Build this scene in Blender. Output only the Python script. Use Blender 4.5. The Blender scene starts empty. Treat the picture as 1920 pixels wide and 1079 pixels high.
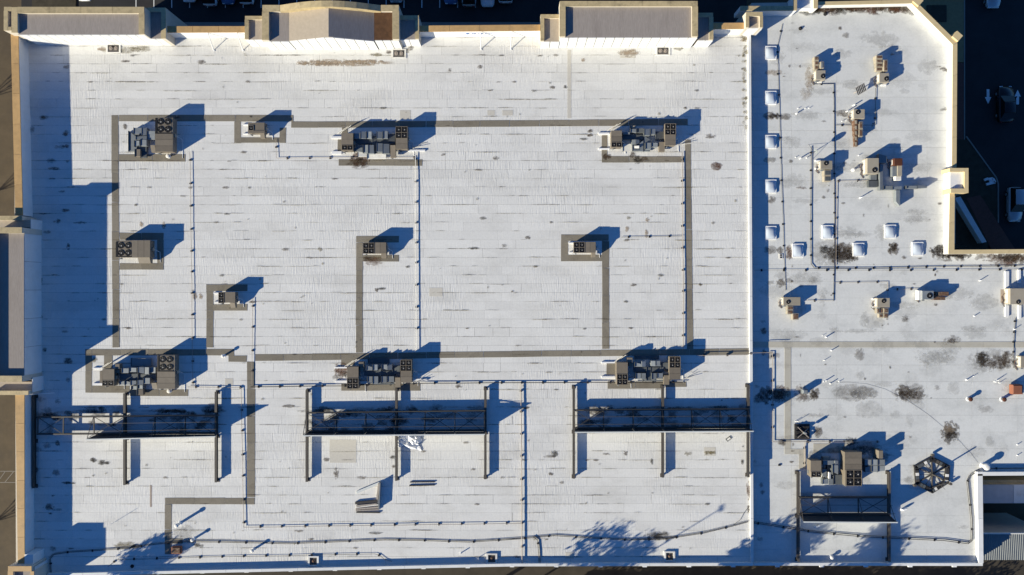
import bpy, bmesh, math, random
from mathutils import Vector
random.seed(7)
R = math.radians
sc = bpy.context.scene
COL = sc.collection

# ------------------------------------------------------------------ camera, sky, sun, exposure
CZ = 85.3                       # height of the drone over the street
FOC = 1280.0                    # focal length in photograph pixels (1920 wide)
cam_d = bpy.data.cameras.new('camera')
cam_d.sensor_width = 36.0
cam_d.lens = 36.0 * FOC / 1920.0
cam_d.clip_start = 1.0
cam_d.clip_end = 2000.0
cam = bpy.data.objects.new('camera', cam_d)
cam.location = (0, 0, CZ)
COL.objects.link(cam)
sc.camera = cam

SHX, SHY = 2.75, 1.684          # shadow run (east, north) per metre of height
SUN_EL = math.atan2(1.0, math.hypot(SHX, SHY))
world = bpy.data.worlds.new('World')
sc.world = world
world.use_nodes = True
wn = world.node_tree
wn.nodes.clear()
sky = wn.nodes.new('ShaderNodeTexSky')
sky.sky_type = 'NISHITA'
sky.sun_disc = False
sky.sun_elevation = SUN_EL
sky.sun_rotation = math.atan2(-SHX, -SHY)
sky.air_density = 1.0
sky.dust_density = 0.0
sky.ozone_density = 10.0
bg = wn.nodes.new('ShaderNodeBackground')
bg.inputs['Strength'].default_value = 0.07
wo = wn.nodes.new('ShaderNodeOutputWorld')
wn.links.new(sky.outputs[0], bg.inputs[0])
wn.links.new(bg.outputs[0], wo.inputs[0])

sun_d = bpy.data.lights.new('sun', 'SUN')
sun_d.energy = 5.0
sun_d.angle = R(0.5)
sun_d.color = (1.0, 0.925, 0.73)
sun = bpy.data.objects.new('sun', sun_d)
sun.rotation_euler = Vector((SHX, SHY, -1.0)).to_track_quat('-Z', 'Y').to_euler()
sun.location = (-60, -40, 60)
COL.objects.link(sun)

sc.cycles.transparent_max_bounces = 64
sc.view_settings.view_transform = 'Standard'
sc.view_settings.look = 'None'
sc.view_settings.exposure = 0.85
sc.view_settings.gamma = 1.0
sc.view_settings.use_curve_mapping = False

# ------------------------------------------------------------------ helpers
ZM, ZS = 10.0, 9.45             # main roof, lower east roof


def W(px, py, z):
    """survey: the point at height z that the photograph shows at pixel px, py"""
    s = (CZ - z) / FOC
    return Vector(((px - 960.0) * s, (539.5 - py) * s, z))


class MB:
    def __init__(self):
        self.v = []; self.f = []; self.m = []; self.tone = []; self.uv = []; self.colr = []
    def add(self, vs, fs, m=0, tone=0.5):
        b = len(self.v)
        self.v += [tuple(p) for p in vs]
        for f in fs:
            self.f.append([b + i for i in f]); self.m.append(m); self.tone.append(tone)
        return self
    def box(self, x0, y0, z0, x1, y1, z1, m=0, tone=0.5):
        if x0 > x1: x0, x1 = x1, x0
        if y0 > y1: y0, y1 = y1, y0
        return self.add([(x0, y0, z0), (x1, y0, z0), (x1, y1, z0), (x0, y1, z0), (x0, y0, z1), (x1, y0, z1), (x1, y1, z1), (x0, y1, z1)],
                        [(3, 2, 1, 0), (4, 5, 6, 7), (0, 1, 5, 4), (1, 2, 6, 5), (2, 3, 7, 6), (3, 0, 4, 7)], m, tone)
    def pbox(self, a, b, c, d, h0, h1, base, m=0):
        """box whose TOP is seen at pixels a,b,c,d"""
        p = W(a, b, base + h1); q = W(c, d, base + h1)
        return self.box(p.x, p.y, base + h0, q.x, q.y, base + h1, m)
    def prism(self, pts, z0, z1, m=0, tone=0.5, lift=None):
        n = len(pts)
        ar = sum(pts[i][0] * pts[(i + 1) % n][1] - pts[(i + 1) % n][0] * pts[i][1] for i in range(n))
        if ar < 0: pts = pts[::-1]
        top = [(p[0], p[1], z1 + (lift(p) if lift else 0)) for p in pts]
        bot = [(p[0], p[1], z0) for p in pts]
        fs = [tuple(range(n - 1, -1, -1)), tuple(range(n, 2 * n))]
        fs += [(i, (i + 1) % n, n + (i + 1) % n, n + i) for i in range(n)]
        return self.add(bot + top, fs, m, tone)
    def pprism(self, px, h0, h1, base, m=0):
        return self.prism([tuple(W(x, y, base + h1).xy) for x, y in px], base + h0, base + h1, m)
    def tube(self, p0, p1, r, n=6, m=0, r1=None):
        p0 = Vector(p0); p1 = Vector(p1); d = p1 - p0
        if d.length < 1e-6: return self
        d.normalize(); r1 = r if r1 is None else r1
        a = d.cross(Vector((0, 0, 1)))
        if a.length < 1e-3: a = Vector((1, 0, 0))
        a.normalize(); b = d.cross(a)
        vs = []
        for k in range(n):
            t = 2 * math.pi * (k + 0.5) / n
            o = a * math.cos(t) + b * math.sin(t)
            vs.append(p0 + o * r); vs.append(p1 + o * r1)
        fs = [(2 * k, 2 * ((k + 1) % n), 2 * ((k + 1) % n) + 1, 2 * k + 1) for k in range(n)]
        fs += [tuple(range(0, 2 * n, 2))[::-1], tuple(range(1, 2 * n, 2))]
        return self.add(vs, fs, m)
    def bar(self, p0, p1, w, h, m=0):
        """square-section bar lying along p0-p1, w wide and h deep (top at p)"""
        p0 = Vector(p0); p1 = Vector(p1); d = (p1 - p0).normalized()
        a = d.cross(Vector((0, 0, 1)))
        if a.length < 1e-3: a = Vector((1, 0, 0))
        a.normalize(); b = a.cross(d).normalized()
        vs = []
        for p in (p0, p1):
            vs += [p - a * w / 2 - b * h, p + a * w / 2 - b * h, p + a * w / 2, p - a * w / 2]
        return self.add(vs, [(0, 1, 2, 3), (7, 6, 5, 4), (0, 4, 5, 1), (1, 5, 6, 2), (2, 6, 7, 3), (3, 7, 4, 0)], m)
    def ring(self, c, ri, ro, z0, z1, n=16, m=0):
        vs = []
        for k in range(n):
            t = 2 * math.pi * k / n; cx, sy = math.cos(t), math.sin(t)
            for r, z in ((ro, z0), (ro, z1), (ri, z1), (ri, z0)):
                vs.append((c[0] + r * cx, c[1] + r * sy, z))
        fs = []
        for k in range(n):
            a, b = 4 * k, 4 * ((k + 1) % n)
            for j in range(4):
                fs.append((a + j, b + j, b + (j + 1) % 4, a + (j + 1) % 4))
        return self.add(vs, fs, m)
    def cyl(self, c, r, z0, z1, n=12, m=0, r1=None):
        return self.tube((c[0], c[1], z0), (c[0], c[1], z1), r, n, m, r1)
    def dome(self, c, r, z0, h, n=12, k=4, m=0):
        vs = []; fs = []
        for j in range(k):
            t = j / k * math.pi / 2
            for i in range(n):
                a = 2 * math.pi * i / n
                vs.append((c[0] + r * math.cos(t) * math.cos(a), c[1] + r * math.cos(t) * math.sin(a), z0 + h * math.sin(t)))
        vs.append((c[0], c[1], z0 + h))
        for j in range(k - 1):
            for i in range(n):
                fs.append((j * n + i, j * n + (i + 1) % n, (j + 1) * n + (i + 1) % n, (j + 1) * n + i))
        for i in range(n): fs.append(((k - 1) * n + i, (k - 1) * n + (i + 1) % n, len(vs) - 1))
        return self.add(vs, fs, m)


LOC = {}


def empty(name, loc, label, cat, group=None):
    o = bpy.data.objects.new(name, None)
    o.empty_display_size = 0.3
    o.location = loc
    COL.objects.link(o)
    LOC[o] = Vector(loc)
    o['label'] = label; o['category'] = cat
    if group: o['group'] = group
    return o


def build(name, mb, mats, parent=None, kind=None, loc=None, bevel=0.0, smooth=False, label=None, tone=False):
    if not isinstance(mats, (list, tuple)): mats = [mats]
    org = Vector(loc) if loc is not None else (LOC[parent] if parent is not None else Vector((0, 0, 0)))
    me = bpy.data.meshes.new(name)
    me.from_pydata([(v[0] - org.x, v[1] - org.y, v[2] - org.z) for v in mb.v], [], mb.f)
    for m in mats: me.materials.append(m)
    if len(mats) > 1: me.polygons.foreach_set('material_index', mb.m)
    if tone:
        a = me.attributes.new('tone', 'FLOAT', 'FACE')
        a.data.foreach_set('value', mb.tone)
    if smooth: me.polygons.foreach_set('use_smooth', [True] * len(me.polygons))
    me.update()
    if bevel:
        bm = bmesh.new(); bm.from_mesh(me)
        bmesh.ops.bevel(bm, geom=[e for e in bm.edges], offset=bevel, segments=1, affect='EDGES', clamp_overlap=True)
        bm.to_mesh(me); bm.free()
    o = bpy.data.objects.new(name, me)
    COL.objects.link(o)
    if parent is not None:
        o.parent = parent
        o.location = org - LOC[parent]
    else:
        o.location = org
    LOC[o] = org
    if kind: o['kind'] = kind
    if label: o['label'] = label
    return o


def tag(o, label, cat, group=None):
    o['label'] = label; o['category'] = cat
    if group: o['group'] = group
    return o


def copy_tree(src, loc, label=None):
    r = src.copy(); COL.objects.link(r); r.location = loc
    if label: r['label'] = label
    for ch in src.children:
        c = ch.copy(); COL.objects.link(c); c.parent = r
        for g in ch.children:
            d = g.copy(); COL.objects.link(d); d.parent = c
    return r


# ------------------------------------------------------------------ materials
def lin(r, g, b):
    f = lambda c: (c / 255 / 12.92) if c / 255 <= 0.04045 else ((c / 255 + 0.055) / 1.055) ** 2.4
    return (f(r), f(g), f(b), 1)


def mat(name, col, rough=0.7, metal=0.0, var=0.12, scale=1.5, dirt=None, dirt_amt=0.0, dirt_scale=0.6, stretch=(1, 1, 1), bump=0.0, bump_scale=30, spec=0.3, ovar=0.04):
    m = bpy.data.materials.new(name); m.use_nodes = True
    nt = m.node_tree; N = nt.nodes; L = nt.links
    b = N['Principled BSDF']
    b.inputs['Roughness'].default_value = rough
    b.inputs['Metallic'].default_value = metal
    b.inputs['Specular IOR Level'].default_value = spec
    geo = N.new('ShaderNodeNewGeometry')
    mp = N.new('ShaderNodeMapping'); mp.inputs['Scale'].default_value = stretch
    L.new(geo.outputs['Position'], mp.inputs['Vector'])
    n1 = N.new('ShaderNodeTexNoise'); n1.inputs['Scale'].default_value = scale; n1.inputs['Detail'].default_value = 6; n1.inputs['Roughness'].default_value = 0.65
    L.new(mp.outputs[0], n1.inputs['Vector'])
    ramp = N.new('ShaderNodeMapRange'); ramp.inputs[1].default_value = 0.25; ramp.inputs[2].default_value = 0.75
    ramp.inputs[3].default_value = 1 - var; ramp.inputs[4].default_value = 1 + var
    L.new(n1.outputs[0], ramp.inputs[0])
    mul = N.new('ShaderNodeVectorMath'); mul.operation = 'SCALE'
    mul.inputs[0].default_value = col[:3]
    oi = N.new('ShaderNodeObjectInfo')
    ov = N.new('ShaderNodeMapRange'); ov.inputs[3].default_value = 1 - ovar; ov.inputs[4].default_value = 1 + ovar
    L.new(oi.outputs['Random'], ov.inputs[0])
    om = N.new('ShaderNodeMath'); om.operation = 'MULTIPLY'; L.new(ov.outputs[0], om.inputs[0]); L.new(ramp.outputs[0], om.inputs[1])
    L.new(om.outputs[0], mul.inputs['Scale'])
    out = mul.outputs[0]
    if dirt is not None:
        n2 = N.new('ShaderNodeTexNoise'); n2.inputs['Scale'].default_value = dirt_scale; n2.inputs['Detail'].default_value = 8; n2.inputs['Roughness'].default_value = 0.7
        L.new(mp.outputs[0], n2.inputs['Vector'])
        r2 = N.new('ShaderNodeMapRange'); r2.inputs[1].default_value = 0.5; r2.inputs[2].default_value = 0.72; r2.inputs[3].default_value = 0; r2.inputs[4].default_value = dirt_amt
        L.new(n2.outputs[0], r2.inputs[0])
        mx = N.new('ShaderNodeMixRGB'); mx.inputs['Color2'].default_value = dirt
        L.new(r2.outputs[0], mx.inputs['Fac']); L.new(out, mx.inputs['Color1'])
        out = mx.outputs[0]
    L.new(out, b.inputs['Base Color'])
    if bump:
        n3 = N.new('ShaderNodeTexNoise'); n3.inputs['Scale'].default_value = bump_scale; n3.inputs['Detail'].default_value = 4
        L.new(geo.outputs['Position'], n3.inputs['Vector'])
        bp = N.new('ShaderNodeBump'); bp.inputs['Strength'].default_value = bump; bp.inputs['Distance'].default_value = 0.02
        L.new(n3.outputs[0], bp.inputs['Height']); L.new(bp.outputs[0], b.inputs['Normal'])
    return m


def roof_mat(name, base, tone_amt, wrinkle, patch_col, patch_amt, patch_scale, patch_stretch):
    m = bpy.data.materials.new(name); m.use_nodes = True
    nt = m.node_tree; N = nt.nodes; L = nt.links
    b = N['Principled BSDF']; b.inputs['Roughness'].default_value = 0.75; b.inputs['Specular IOR Level'].default_value = 0.25
    geo = N.new('ShaderNodeNewGeometry')
    at = N.new('ShaderNodeAttribute'); at.attribute_name = 'tone'
    t = N.new('ShaderNodeMapRange'); t.inputs[3].default_value = 1 - tone_amt; t.inputs[4].default_value = 1 + tone_amt
    L.new(at.outputs['Fac'], t.inputs[0])
    s = N.new('ShaderNodeVectorMath'); s.operation = 'SCALE'; s.inputs[0].default_value = base
    L.new(t.outputs[0], s.inputs['Scale'])
    # grey weathering, drawn out along the sheets
    mp = N.new('ShaderNodeMapping'); mp.inputs['Scale'].default_value = patch_stretch
    L.new(geo.outputs['Position'], mp.inputs['Vector'])
    n1 = N.new('ShaderNodeTexNoise'); n1.inputs['Scale'].default_value = patch_scale; n1.inputs['Detail'].default_value = 9; n1.inputs['Roughness'].default_value = 0.72
    L.new(mp.outputs[0], n1.inputs['Vector'])
    r1 = N.new('ShaderNodeMapRange'); r1.inputs[1].default_value = 0.47; r1.inputs[2].default_value = 0.75; r1.inputs[4].default_value = patch_amt
    L.new(n1.outputs[0], r1.inputs[0])
    mx = N.new('ShaderNodeMixRGB'); mx.inputs['Color2'].default_value = patch_col
    L.new(r1.outputs[0], mx.inputs['Fac']); L.new(s.outputs[0], mx.inputs['Color1'])
    # fine speckle
    n2 = N.new('ShaderNodeTexNoise'); n2.inputs['Scale'].default_value = 5.0; n2.inputs['Detail'].default_value = 8; n2.inputs['Roughness'].default_value = 0.8
    L.new(geo.outputs['Position'], n2.inputs['Vector'])
    r2 = N.new('ShaderNodeMapRange'); r2.inputs[1].default_value = 0.3; r2.inputs[2].default_value = 0.7; r2.inputs[3].default_value = 0.9; r2.inputs[4].default_value = 1.06
    L.new(n2.outputs[0], r2.inputs[0])
    s2 = N.new('ShaderNodeVectorMath'); s2.operation = 'SCALE'
    L.new(mx.outputs[0], s2.inputs[0]); L.new(r2.outputs[0], s2.inputs['Scale'])
    # rare small dark specks of grit
    n5 = N.new('ShaderNodeTexNoise'); n5.inputs['Scale'].default_value = 2.6; n5.inputs['Detail'].default_value = 5; n5.inputs['Roughness'].default_value = 0.75
    mp5 = N.new('ShaderNodeMapping'); mp5.inputs['Scale'].default_value = (0.7, 1.6, 1)
    L.new(geo.outputs['Position'], mp5.inputs['Vector']); L.new(mp5.outputs[0], n5.inputs['Vector'])
    r5 = N.new('ShaderNodeMapRange'); r5.inputs[1].default_value = 0.68; r5.inputs[2].default_value = 0.8; r5.inputs[4].default_value = 0.55
    L.new(n5.outputs[0], r5.inputs[0])
    mx5 = N.new('ShaderNodeMixRGB'); mx5.inputs['Color2'].default_value = (0.2, 0.16, 0.12, 1)
    L.new(r5.outputs[0], mx5.inputs['Fac']); L.new(s2.outputs[0], mx5.inputs['Color1'])
    L.new(mx5.outputs[0], b.inputs['Base Color'])
    # wrinkles across the sheets
    mp2 = N.new('ShaderNodeMapping'); mp2.inputs['Scale'].default_value = (7.0, 0.6, 1)
    L.new(geo.outputs['Position'], mp2.inputs['Vector'])
    n3 = N.new('ShaderNodeTexNoise'); n3.inputs['Scale'].default_value = 1.3; n3.inputs['Detail'].default_value = 5; n3.inputs['Roughness'].default_value = 0.6
    L.new(mp2.outputs[0], n3.inputs['Vector'])
    n4 = N.new('ShaderNodeTexNoise'); n4.inputs['Scale'].default_value = 0.12; n4.inputs['Detail'].default_value = 2
    L.new(geo.outputs['Position'], n4.inputs['Vector'])
    r4 = N.new('ShaderNodeMapRange'); r4.inputs[1].default_value = 0.4; r4.inputs[2].default_value = 0.65; r4.inputs[3].default_value = 0.25; r4.inputs[4].default_value = 1
    L.new(n4.outputs[0], r4.inputs[0])
    mm = N.new('ShaderNodeMath'); mm.operation = 'MULTIPLY'
    L.new(n3.outputs[0], mm.inputs[0]); L.new(r4.outputs[0], mm.inputs[1])
    bp = N.new('ShaderNodeBump'); bp.inputs['Strength'].default_value = wrinkle; bp.inputs['Distance'].default_value = 0.05
    L.new(mm.outputs[0], bp.inputs['Height']); L.new(bp.outputs[0], b.inputs['Normal'])
    return m


def stain_mat():
    m = bpy.data.materials.new('dried_dirt'); m.use_nodes = True
    nt = m.node_tree; N = nt.nodes; L = nt.links
    b = N['Principled BSDF']; b.inputs['Roughness'].default_value = 0.9; b.inputs['Specular IOR Level'].default_value = 0.1
    uv = N.new('ShaderNodeUVMap'); uv.uv_map = 'UVMap'
    ln = N.new('ShaderNodeVectorMath'); ln.operation = 'LENGTH'
    geo = N.new('ShaderNodeNewGeometry')
    va = N.new('ShaderNodeVectorMath'); va.operation = 'SCALE'; va.inputs['Scale'].default_value = 0.8; L.new(uv.outputs[0], va.inputs[0])
    vb = N.new('ShaderNodeVectorMath'); vb.operation = 'SCALE'; vb.inputs['Scale'].default_value = 0.45; L.new(geo.outputs['Position'], vb.inputs[0])
    vc = N.new('ShaderNodeVectorMath'); vc.operation = 'ADD'; L.new(va.outputs[0], vc.inputs[0]); L.new(vb.outputs[0], vc.inputs[1])
    nw = N.new('ShaderNodeTexNoise'); nw.inputs['Scale'].default_value = 1.5; nw.inputs['Detail'].default_value = 3; L.new(vc.outputs[0], nw.inputs['Vector'])
    vd = N.new('ShaderNodeVectorMath'); vd.operation = 'SUBTRACT'; vd.inputs[1].default_value = (.5, .5, .5); L.new(nw.outputs['Color'], vd.inputs[0])
    ve = N.new('ShaderNodeVectorMath'); ve.operation = 'SCALE'; ve.inputs['Scale'].default_value = 1.8; L.new(vd.outputs[0], ve.inputs[0])
    vf = N.new('ShaderNodeVectorMath'); vf.operation = 'ADD'; L.new(uv.outputs[0], vf.inputs[0]); L.new(ve.outputs[0], vf.inputs[1])
    flat_ = N.new('ShaderNodeVectorMath'); flat_.operation = 'MULTIPLY'; flat_.inputs[1].default_value = (1, 1, 0); L.new(vf.outputs[0], flat_.inputs[0])
    L.new(flat_.outputs[0], ln.inputs[0])
    l0 = N.new('ShaderNodeVectorMath'); l0.operation = 'LENGTH'; L.new(uv.outputs[0], l0.inputs[0])
    n1 = N.new('ShaderNodeTexNoise'); n1.inputs['Scale'].default_value = 2.6; n1.inputs['Detail'].default_value = 7; n1.inputs['Roughness'].default_value = 0.72
    L.new(geo.outputs['Position'], n1.inputs['Vector'])
    a = N.new('ShaderNodeMath'); a.operation = 'MULTIPLY_ADD'; a.inputs[1].default_value = 2.2
    L.new(n1.outputs[0], a.inputs[0]); L.new(ln.outputs['Value'], a.inputs[2])     # 1.7*noise + r
    r = N.new('ShaderNodeMapRange'); r.interpolation_type = 'SMOOTHSTEP'
    r.inputs[1].default_value = 2.0; r.inputs[2].default_value = 1.35; r.inputs[3].default_value = 0; r.inputs[4].default_value = 1
    L.new(a.outputs[0], r.inputs[0])
    col = N.new('ShaderNodeAttribute'); col.attribute_name = 'stain'
    rg1 = N.new('ShaderNodeMapRange'); rg1.interpolation_type = 'SMOOTHSTEP'
    rg1.inputs[1].default_value = 1.97; rg1.inputs[2].default_value = 1.84
    rg2 = N.new('ShaderNodeMapRange'); rg2.interpolation_type = 'SMOOTHSTEP'
    rg2.inputs[1].default_value = 1.6; rg2.inputs[2].default_value = 1.82
    L.new(a.outputs[0], rg1.inputs[0]); L.new(a.outputs[0], rg2.inputs[0])
    rg = N.new('ShaderNodeMath'); rg.operation = 'MULTIPLY'; L.new(rg1.outputs[0], rg.inputs[0]); L.new(rg2.outputs[0], rg.inputs[1])
    rs = N.new('ShaderNodeMath'); rs.operation = 'MULTIPLY_ADD'; rs.inputs[1].default_value = 0.3; rs.use_clamp = True
    n9 = N.new('ShaderNodeTexNoise'); n9.inputs['Scale'].default_value = 4.5; n9.inputs['Detail'].default_value = 8; n9.inputs['Roughness'].default_value = 0.8
    L.new(geo.outputs['Position'], n9.inputs['Vector'])
    r9 = N.new('ShaderNodeMapRange'); r9.inputs[1].default_value = 0.36; r9.inputs[2].default_value = 0.62; r9.inputs[3].default_value = 0.38; r9.inputs[4].default_value = 0.95
    L.new(n9.outputs[0], r9.inputs[0])
    m9 = N.new('ShaderNodeMath'); m9.operation = 'MULTIPLY'; L.new(r.outputs[0], m9.inputs[0]); L.new(r9.outputs[0], m9.inputs[1])
    L.new(rg.outputs[0], rs.inputs[0]); L.new(m9.outputs[0], rs.inputs[2])
    edge = N.new('ShaderNodeMapRange'); edge.interpolation_type = 'SMOOTHSTEP'
    edge.inputs[1].default_value = 1.0; edge.inputs[2].default_value = 0.8; edge.inputs[3].default_value = 0; edge.inputs[4].default_value = 1
    L.new(l0.outputs['Value'], edge.inputs[0])
    mu = N.new('ShaderNodeMath'); mu.operation = 'MULTIPLY'; L.new(rs.outputs[0], mu.inputs[0]); L.new(edge.outputs[0], mu.inputs[1])
    mu2 = N.new('ShaderNodeMath'); mu2.operation = 'MULTIPLY'; L.new(mu.outputs[0], mu2.inputs[0]); L.new(col.outputs['Alpha'], mu2.inputs[1])
    L.new(col.outputs['Color'], b.inputs['Base Color']); L.new(mu2.outputs[0], b.inputs['Alpha'])
    return m


M = {}
M['roof'] = roof_mat('white_cap_sheet', (0.715, 0.705, 0.675), 0.04, 0.75, (0.50, 0.485, 0.45, 1), 0.55, 0.32, (0.6, 1.3, 1))
M['roof_side'] = roof_mat('white_membrane', (0.66, 0.662, 0.64), 0.03, 0.15, (0.40, 0.41, 0.40, 1), 0.5, 0.5, (0.7, 1.0, 1))
M['deck'] = mat('seam_bitumen', (0.12, 0.11, 0.10), 0.9)
M['white_wall'] = mat('white_painted_wall', (0.72, 0.72, 0.71), 0.6, var=0.05, dirt=(0.5, 0.47, 0.42, 1), dirt_amt=0.25, dirt_scale=0.8)
M['coping_tan'] = mat('tan_coping_paint', (0.50, 0.315, 0.135), 0.6, ovar=0.08, var=0.12, scale=2, dirt=(0.3, 0.2, 0.1, 1), dirt_amt=0.5, dirt_scale=0.9)
M['coping_buff'] = mat('buff_coping_paint', (0.47, 0.375, 0.215), 0.65, ovar=0.08, var=0.16, scale=2.5, dirt=(0.16, 0.13, 0.08, 1), dirt_amt=0.6, dirt_scale=1.0)
M['coping_yellow'] = mat('yellow_cream_coping', (0.58, 0.46, 0.26), 0.6, var=0.08, scale=2)
M['tower_roof'] = mat('grey_granule_roll', (0.30, 0.265, 0.24), 0.9, var=0.14, scale=3, dirt=(0.2, 0.17, 0.15, 1), dirt_amt=0.4, dirt_scale=0.5, stretch=(3, .5, 1))
M['tower_beige'] = mat('beige_granule_roll', (0.40, 0.34, 0.27), 0.9, var=0.1, scale=3)
M['rust_roof'] = mat('rust_brown_roll', (0.1, 0.05, 0.024), 0.9, var=0.35, scale=2)
M['ext_wall'] = mat('stucco_exterior', (0.55, 0.50, 0.42), 0.85, var=0.08)
M['strip'] = mat('walkway_granules', (0.22, 0.196, 0.155), 0.9, var=0.1, scale=6, dirt=(0.12, 0.1, 0.075, 1), dirt_amt=0.55, dirt_scale=0.7, bump=0.3, bump_scale=60, ovar=0.11)
M['strip_light'] = mat('pale_walkway', (0.47, 0.445, 0.38), 0.85, var=0.06, scale=4, dirt=(0.35, 0.31, 0.24, 1), dirt_amt=0.5, dirt_scale=0.6)
M['patch'] = mat('repair_patch', (0.55, 0.52, 0.46), 0.85, var=0.08, scale=5)
M['patch_brown'] = mat('bare_brown_patch', (0.40, 0.33, 0.27), 0.9, var=0.1, scale=5)
M['rtu'] = mat('taupe_enamel', (0.185, 0.157, 0.122), 0.55, ovar=0.12, var=0.1, scale=3, dirt=(0.12, 0.1, 0.08, 1), dirt_amt=0.35, dirt_scale=1.2)
M['beige'] = mat('beige_enamel', (0.32, 0.285, 0.225), 0.55, ovar=0.12, var=0.1, scale=3, dirt=(0.25, 0.19, 0.13, 1), dirt_amt=0.5, dirt_scale=1.5)
M['black'] = mat('black_grille', (0.006, 0.006, 0.007), 0.6, var=0.2)
M['blade'] = mat('fan_blade', (0.03, 0.03, 0.033), 0.5)
M['motor'] = mat('motor_cap', (0.42, 0.4, 0.37), 0.5)
M['galv'] = mat('galvanised_duct', (0.23, 0.25, 0.26), 0.5, ovar=0.22, metal=0.3, var=0.16, scale=2.5, dirt=(0.2, 0.21, 0.21, 1), dirt_amt=0.5, dirt_scale=1.2, spec=0.5)
M['galv_dark'] = mat('weathered_duct', (0.11, 0.12, 0.125), 0.6, metal=0.3, var=0.2, scale=2)
M['curb'] = mat('white_curb', (0.75, 0.73, 0.68), 0.7, var=0.06, dirt=(0.42, 0.35, 0.25, 1), dirt_amt=0.4, dirt_scale=1.2)
M['rust'] = mat('rusty_steel', (0.125, 0.068, 0.042), 0.85, var=0.5, scale=6, dirt=(0.42, 0.36, 0.28, 1), dirt_amt=0.7, dirt_scale=4)
M['rust_red'] = mat('red_brown_paint', (0.085, 0.03, 0.016), 0.7, var=0.2)
M['orange'] = mat('orange_brown_box', (0.25, 0.095, 0.055), 0.7, var=0.15)
M['steel'] = mat('brown_grey_steel', (0.085, 0.076, 0.066), 0.6, var=0.15, spec=0.3)
M['panel'] = mat('dark_panel_back', (0.045, 0.048, 0.052), 0.6, var=0.12)
M['panel_face'] = mat('grey_screen_sheet', (0.6, 0.62, 0.6), 0.5, var=0.06)
M['pipe'] = mat('pipe_paint', (0.34, 0.29, 0.25), 0.55, var=0.15)
M['pipe_dark'] = mat('black_conduit', (0.045, 0.042, 0.042), 0.6, var=0.2)
M['block'] = mat('black_rubber_block', (0.02, 0.02, 0.022), 0.8)
M['white_pvc'] = mat('white_vent', (0.8, 0.8, 0.8), 0.5, var=0.04)
M['sky_dome'] = mat('skylight_acrylic', (0.46, 0.51, 0.58), 0.14, var=0.05, scale=2, spec=0.6)
M['asphalt'] = mat('asphalt', (0.028, 0.027, 0.028), 0.9, var=0.25, scale=0.4, bump=0.3, bump_scale=40)
M['asphalt_brown'] = mat('old_brown_asphalt', (0.098, 0.073, 0.044), 0.9, var=0.22, scale=0.5, dirt=(0.07, 0.055, 0.04, 1), dirt_amt=0.6, dirt_scale=0.35)
M['lane'] = mat('dark_lane_asphalt', (0.05, 0.042, 0.032), 0.9, var=0.25, scale=0.6, dirt=(0.02, 0.017, 0.013, 1), dirt_amt=0.6, dirt_scale=0.25)
M['lit_tan_paving'] = mat('lit_tan_paving', (0.26, 0.2, 0.1), 0.9, var=0.15, scale=3)  # tan paving, yellowed to paint in light bounced off the clipped corner wall
M['concrete'] = mat('pavement_concrete', (0.24, 0.22, 0.19), 0.9, var=0.12, scale=1.2)
M['brick_red'] = mat('red_paving', (0.14, 0.06, 0.045), 0.9, var=0.2, scale=4)
M['soil'] = mat('planter_soil', (0.05, 0.042, 0.028), 0.95, var=0.4, scale=1.5)
M['lot_paint'] = mat('road_paint', (0.75, 0.75, 0.73), 0.7, var=0.1, scale=4)
M['wood'] = mat('weathered_lumber', (0.36, 0.32, 0.28), 0.85, var=0.25, scale=6)
M['tarp'] = mat('white_plastic', (0.82, 0.82, 0.82), 0.3, var=0.08, spec=0.5)
M['galv_pale'] = mat('pale_dock_roll', (0.5, 0.5, 0.5), 0.85, var=0.1)
M['corr'] = mat('corrugated_sheet', (0.2, 0.215, 0.22), 0.5, metal=0.3, var=0.12)
M['glass'] = mat('tinted_glass', (0.008, 0.009, 0.012), 0.2, spec=0.25, var=0.02)
M['tyre'] = mat('tyre_rubber', (0.015, 0.015, 0.015), 0.85)
M['rim'] = mat('alloy_rim', (0.5, 0.5, 0.5), 0.35, metal=0.7)
M['lamp_red'] = mat('tail_lamp', (0.3, 0.01, 0.01), 0.3)
M['lamp_clear'] = mat('head_lamp', (0.7, 0.7, 0.7), 0.2)
M['car_white'] = mat('white_car_paint', (0.78, 0.78, 0.79), 0.3, var=0.02, spec=0.5)
M['car_silver'] = mat('silver_car_paint', (0.45, 0.46, 0.47), 0.3, metal=0.4, var=0.02, spec=0.5)
M['car_black'] = mat('black_car_paint', (0.008, 0.008, 0.01), 0.25, var=0.02, spec=0.5)
M['car_blue'] = mat('blue_car_paint', (0.05, 0.13, 0.3), 0.3, var=0.02, spec=0.5)
M['leaf'] = mat('tree_leaf', (0.05, 0.075, 0.03), 0.8, var=0.3)
M['bark'] = mat('tree_bark', (0.16, 0.13, 0.10), 0.9, var=0.3)
M['pale_bark'] = mat('pale_tree_bark', (0.5, 0.48, 0.46), 0.9, var=0.2)
M['ink'] = mat('blue_spray_paint', (0.07, 0.16, 0.42), 0.7)
STAIN = stain_mat()
SCOL = {'dark': (0.025, 0.02, 0.015), 'brown': (0.075, 0.05, 0.032), 'rust': (0.11, 0.05, 0.028), 'tan': (0.36, 0.28, 0.2), 'grey': (0.3, 0.29, 0.27), 'olive': (0.2, 0.165, 0.09)}

# ------------------------------------------------------------------ ground and roads
mb = MB(); mb.add([(-400, -400, 0), (400, -400, 0), (400, 400, 0), (-400, 400, 0)], [(0, 1, 2, 3)])
build('ground', mb, M['asphalt_brown'], kind='structure')


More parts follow.
